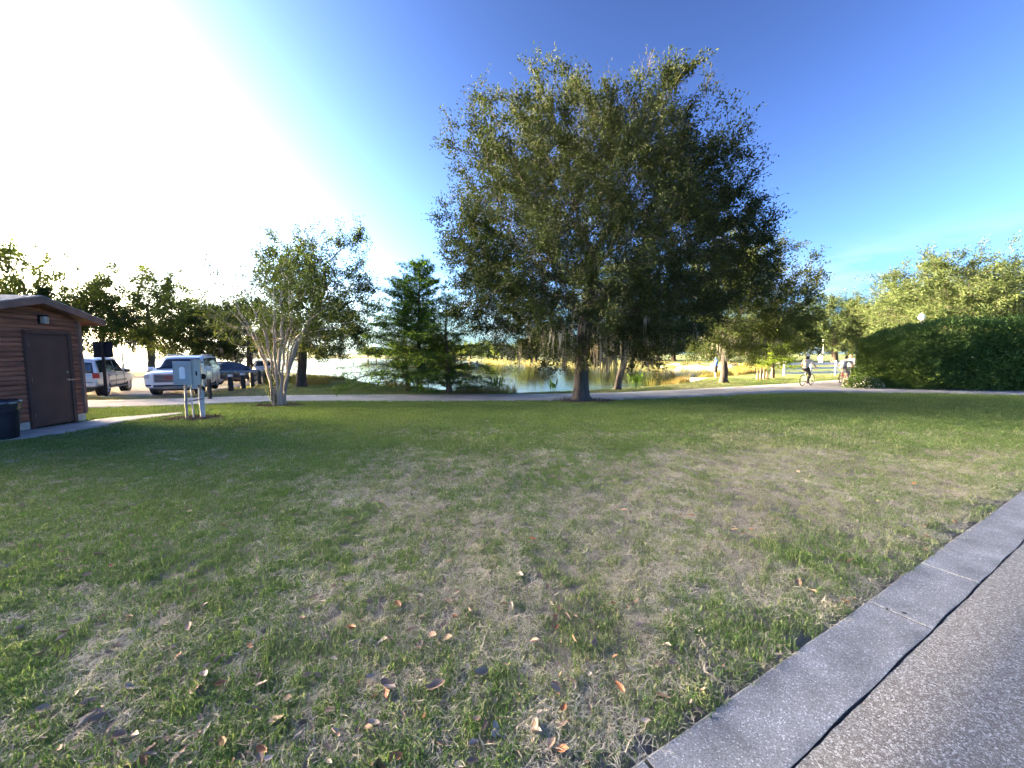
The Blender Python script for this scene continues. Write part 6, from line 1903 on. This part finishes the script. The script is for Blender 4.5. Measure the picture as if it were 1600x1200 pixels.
person(r1, rider_pose(0.0), cloth('cream_top', (0.58, 0.52, 0.42)), cloth('black_trousers', (0.013, 0.013, 0.015)), cloth('dark_hair', (0.014, 0.011, 0.010)), cloth('dark_shoes', (0.03, 0.03, 0.035)), sleeves='short', hair='long', helmet=pmat('pale_blue_helmet', (0.50, 0.60, 0.66), 0.35, 0.05, 6))
z_ = T1(21.1, 24.4) + 0.02
bicycle((21.1, 24.4, z_), R(34), 'bicycle with dark red frame beside the end of the hedge', M_REDF)
r2 = empty('person', (21.1, 24.4, z_), R(34)); tag(r2, 'cyclist in a loose white shirt leaning forward beside the end of the hedge', 'person')
person(r2, rider_pose(0.75, 0.19), cloth('white_shirt', (0.66, 0.66, 0.68)), cloth('grey_shorts', (0.22, 0.23, 0.27)), cloth('black_hair', (0.012, 0.012, 0.016)), cloth('pink_shoes', (0.40, 0.14, 0.17)), short_legs=True, sleeves='short')

def stand_pose(h=1.72, arms='down', stride=0.0):
    k = h / 1.75
    J = dict(pelvis=V3(0, 0, 0.97 * k), chest=V3(0.0, 0, 1.30 * k), neck=V3(-0.005, 0, 1.47 * k), head=V3(0.03, 0, 1.63 * k))
    for s, y in (('l', 1), ('r', -1)):
        J['sh_' + s] = V3(-0.01, y * 0.185, 1.41 * k); J['hip_' + s] = V3(0, y * 0.09, 0.93 * k)
        if arms == 'down':
            J['el_' + s] = V3(-0.03 - 0.08 * stride * y, y * 0.24, 1.13 * k); J['wr_' + s] = V3(0.05 - 0.2 * stride * y, y * 0.25, 0.88 * k); J['hd_' + s] = V3(0.1, 0, -1); J['hn_' + s] = V3(0.5, -y, 0)
        else:
            J['el_' + s] = V3(0.06, y * 0.22, 1.14 * k); J['wr_' + s] = V3(0.33, y * 0.06, 1.10 * k + 0.03 * y); J['hd_' + s] = V3(1, -0.3 * y, 0.1); J['hn_' + s] = V3(0, -y, -0.4)
        J['kn_' + s] = V3(0.03 + 0.12 * stride * y, y * 0.095, 0.50 * k); J['an_' + s] = V3(-0.02 + 0.16 * stride * y, y * 0.10, 0.085); J['toe_' + s] = V3(0.13 + 0.16 * stride * y, y * 0.12, 0.035)
    J['curl'] = 0.9 if arms != 'down' else 0.45
    return J
# angler on the platform, turned towards the water
a0 = V3(at(1118, 588, 29.2)[0], 29.2, -0.248)
r3 = empty('person', a0, R(165)); tag(r3, 'angler in blue hooded shirt and black shorts standing on the concrete platform', 'person')
person(r3, stand_pose(1.70, 'rod'), cloth('blue_shirt', (0.07, 0.19, 0.52)), cloth('black_shorts', (0.014, 0.014, 0.017)), cloth('grey_hair', (0.3, 0.3, 0.3)), None, short_legs=True, hood=True)
rod = empty('fishing_rod', a0, R(165)); tag(rod, 'thin fishing rod held out over the water by the angler', 'fishing rod')
MB().tube((0.20, 0.03, 1.00), (0.55, 0.02, 1.16), 0.014, 0.012, 8).build('handle', M_TRIMB, rod); MB().tube((0.55, 0.02, 1.16), (2.4, -0.05, 1.95), 0.007, 0.002, 6).build('blank', M_BLACK, rod)
MB().tube((0.42, 0.02, 1.06), (0.42, -0.04, 1.03), 0.03, 0.03, 12).build('reel', M_STEEL, rod)
# walker half hidden by the hedge, and a far walker
q = at(1329.5, 556, 26.5)
r4 = empty('person', (q[0], 26.5, T1(q[0], 26.5) + 0.02), R(35)); tag(r4, 'fair-haired walker whose head shows beside the end of the hedge', 'person')
person(r4, stand_pose(1.78, 'down', 0.6), cloth('white_vest', (0.62, 0.6, 0.6)), cloth('navy_trousers', (0.03, 0.035, 0.06)), cloth('fair_hair', (0.55, 0.36, 0.18)), cloth('white_shoes', (0.5, 0.5, 0.5)))
q = at(1281, 560, 70.0)
r5 = empty('person', (q[0], 70.0, T1(q[0], 70.0) + 0.035), R(215)); tag(r5, 'tiny distant walker in white beside the far lamp post', 'person')
person(r5, stand_pose(1.70, 'down', 0.5), cloth('white_top', (0.68, 0.68, 0.7)), cloth('pale_trousers', (0.5, 0.5, 0.53)), cloth('brown_hair', (0.05, 0.035, 0.025)), cloth('dark_walking_shoes', (0.05, 0.05, 0.05)))
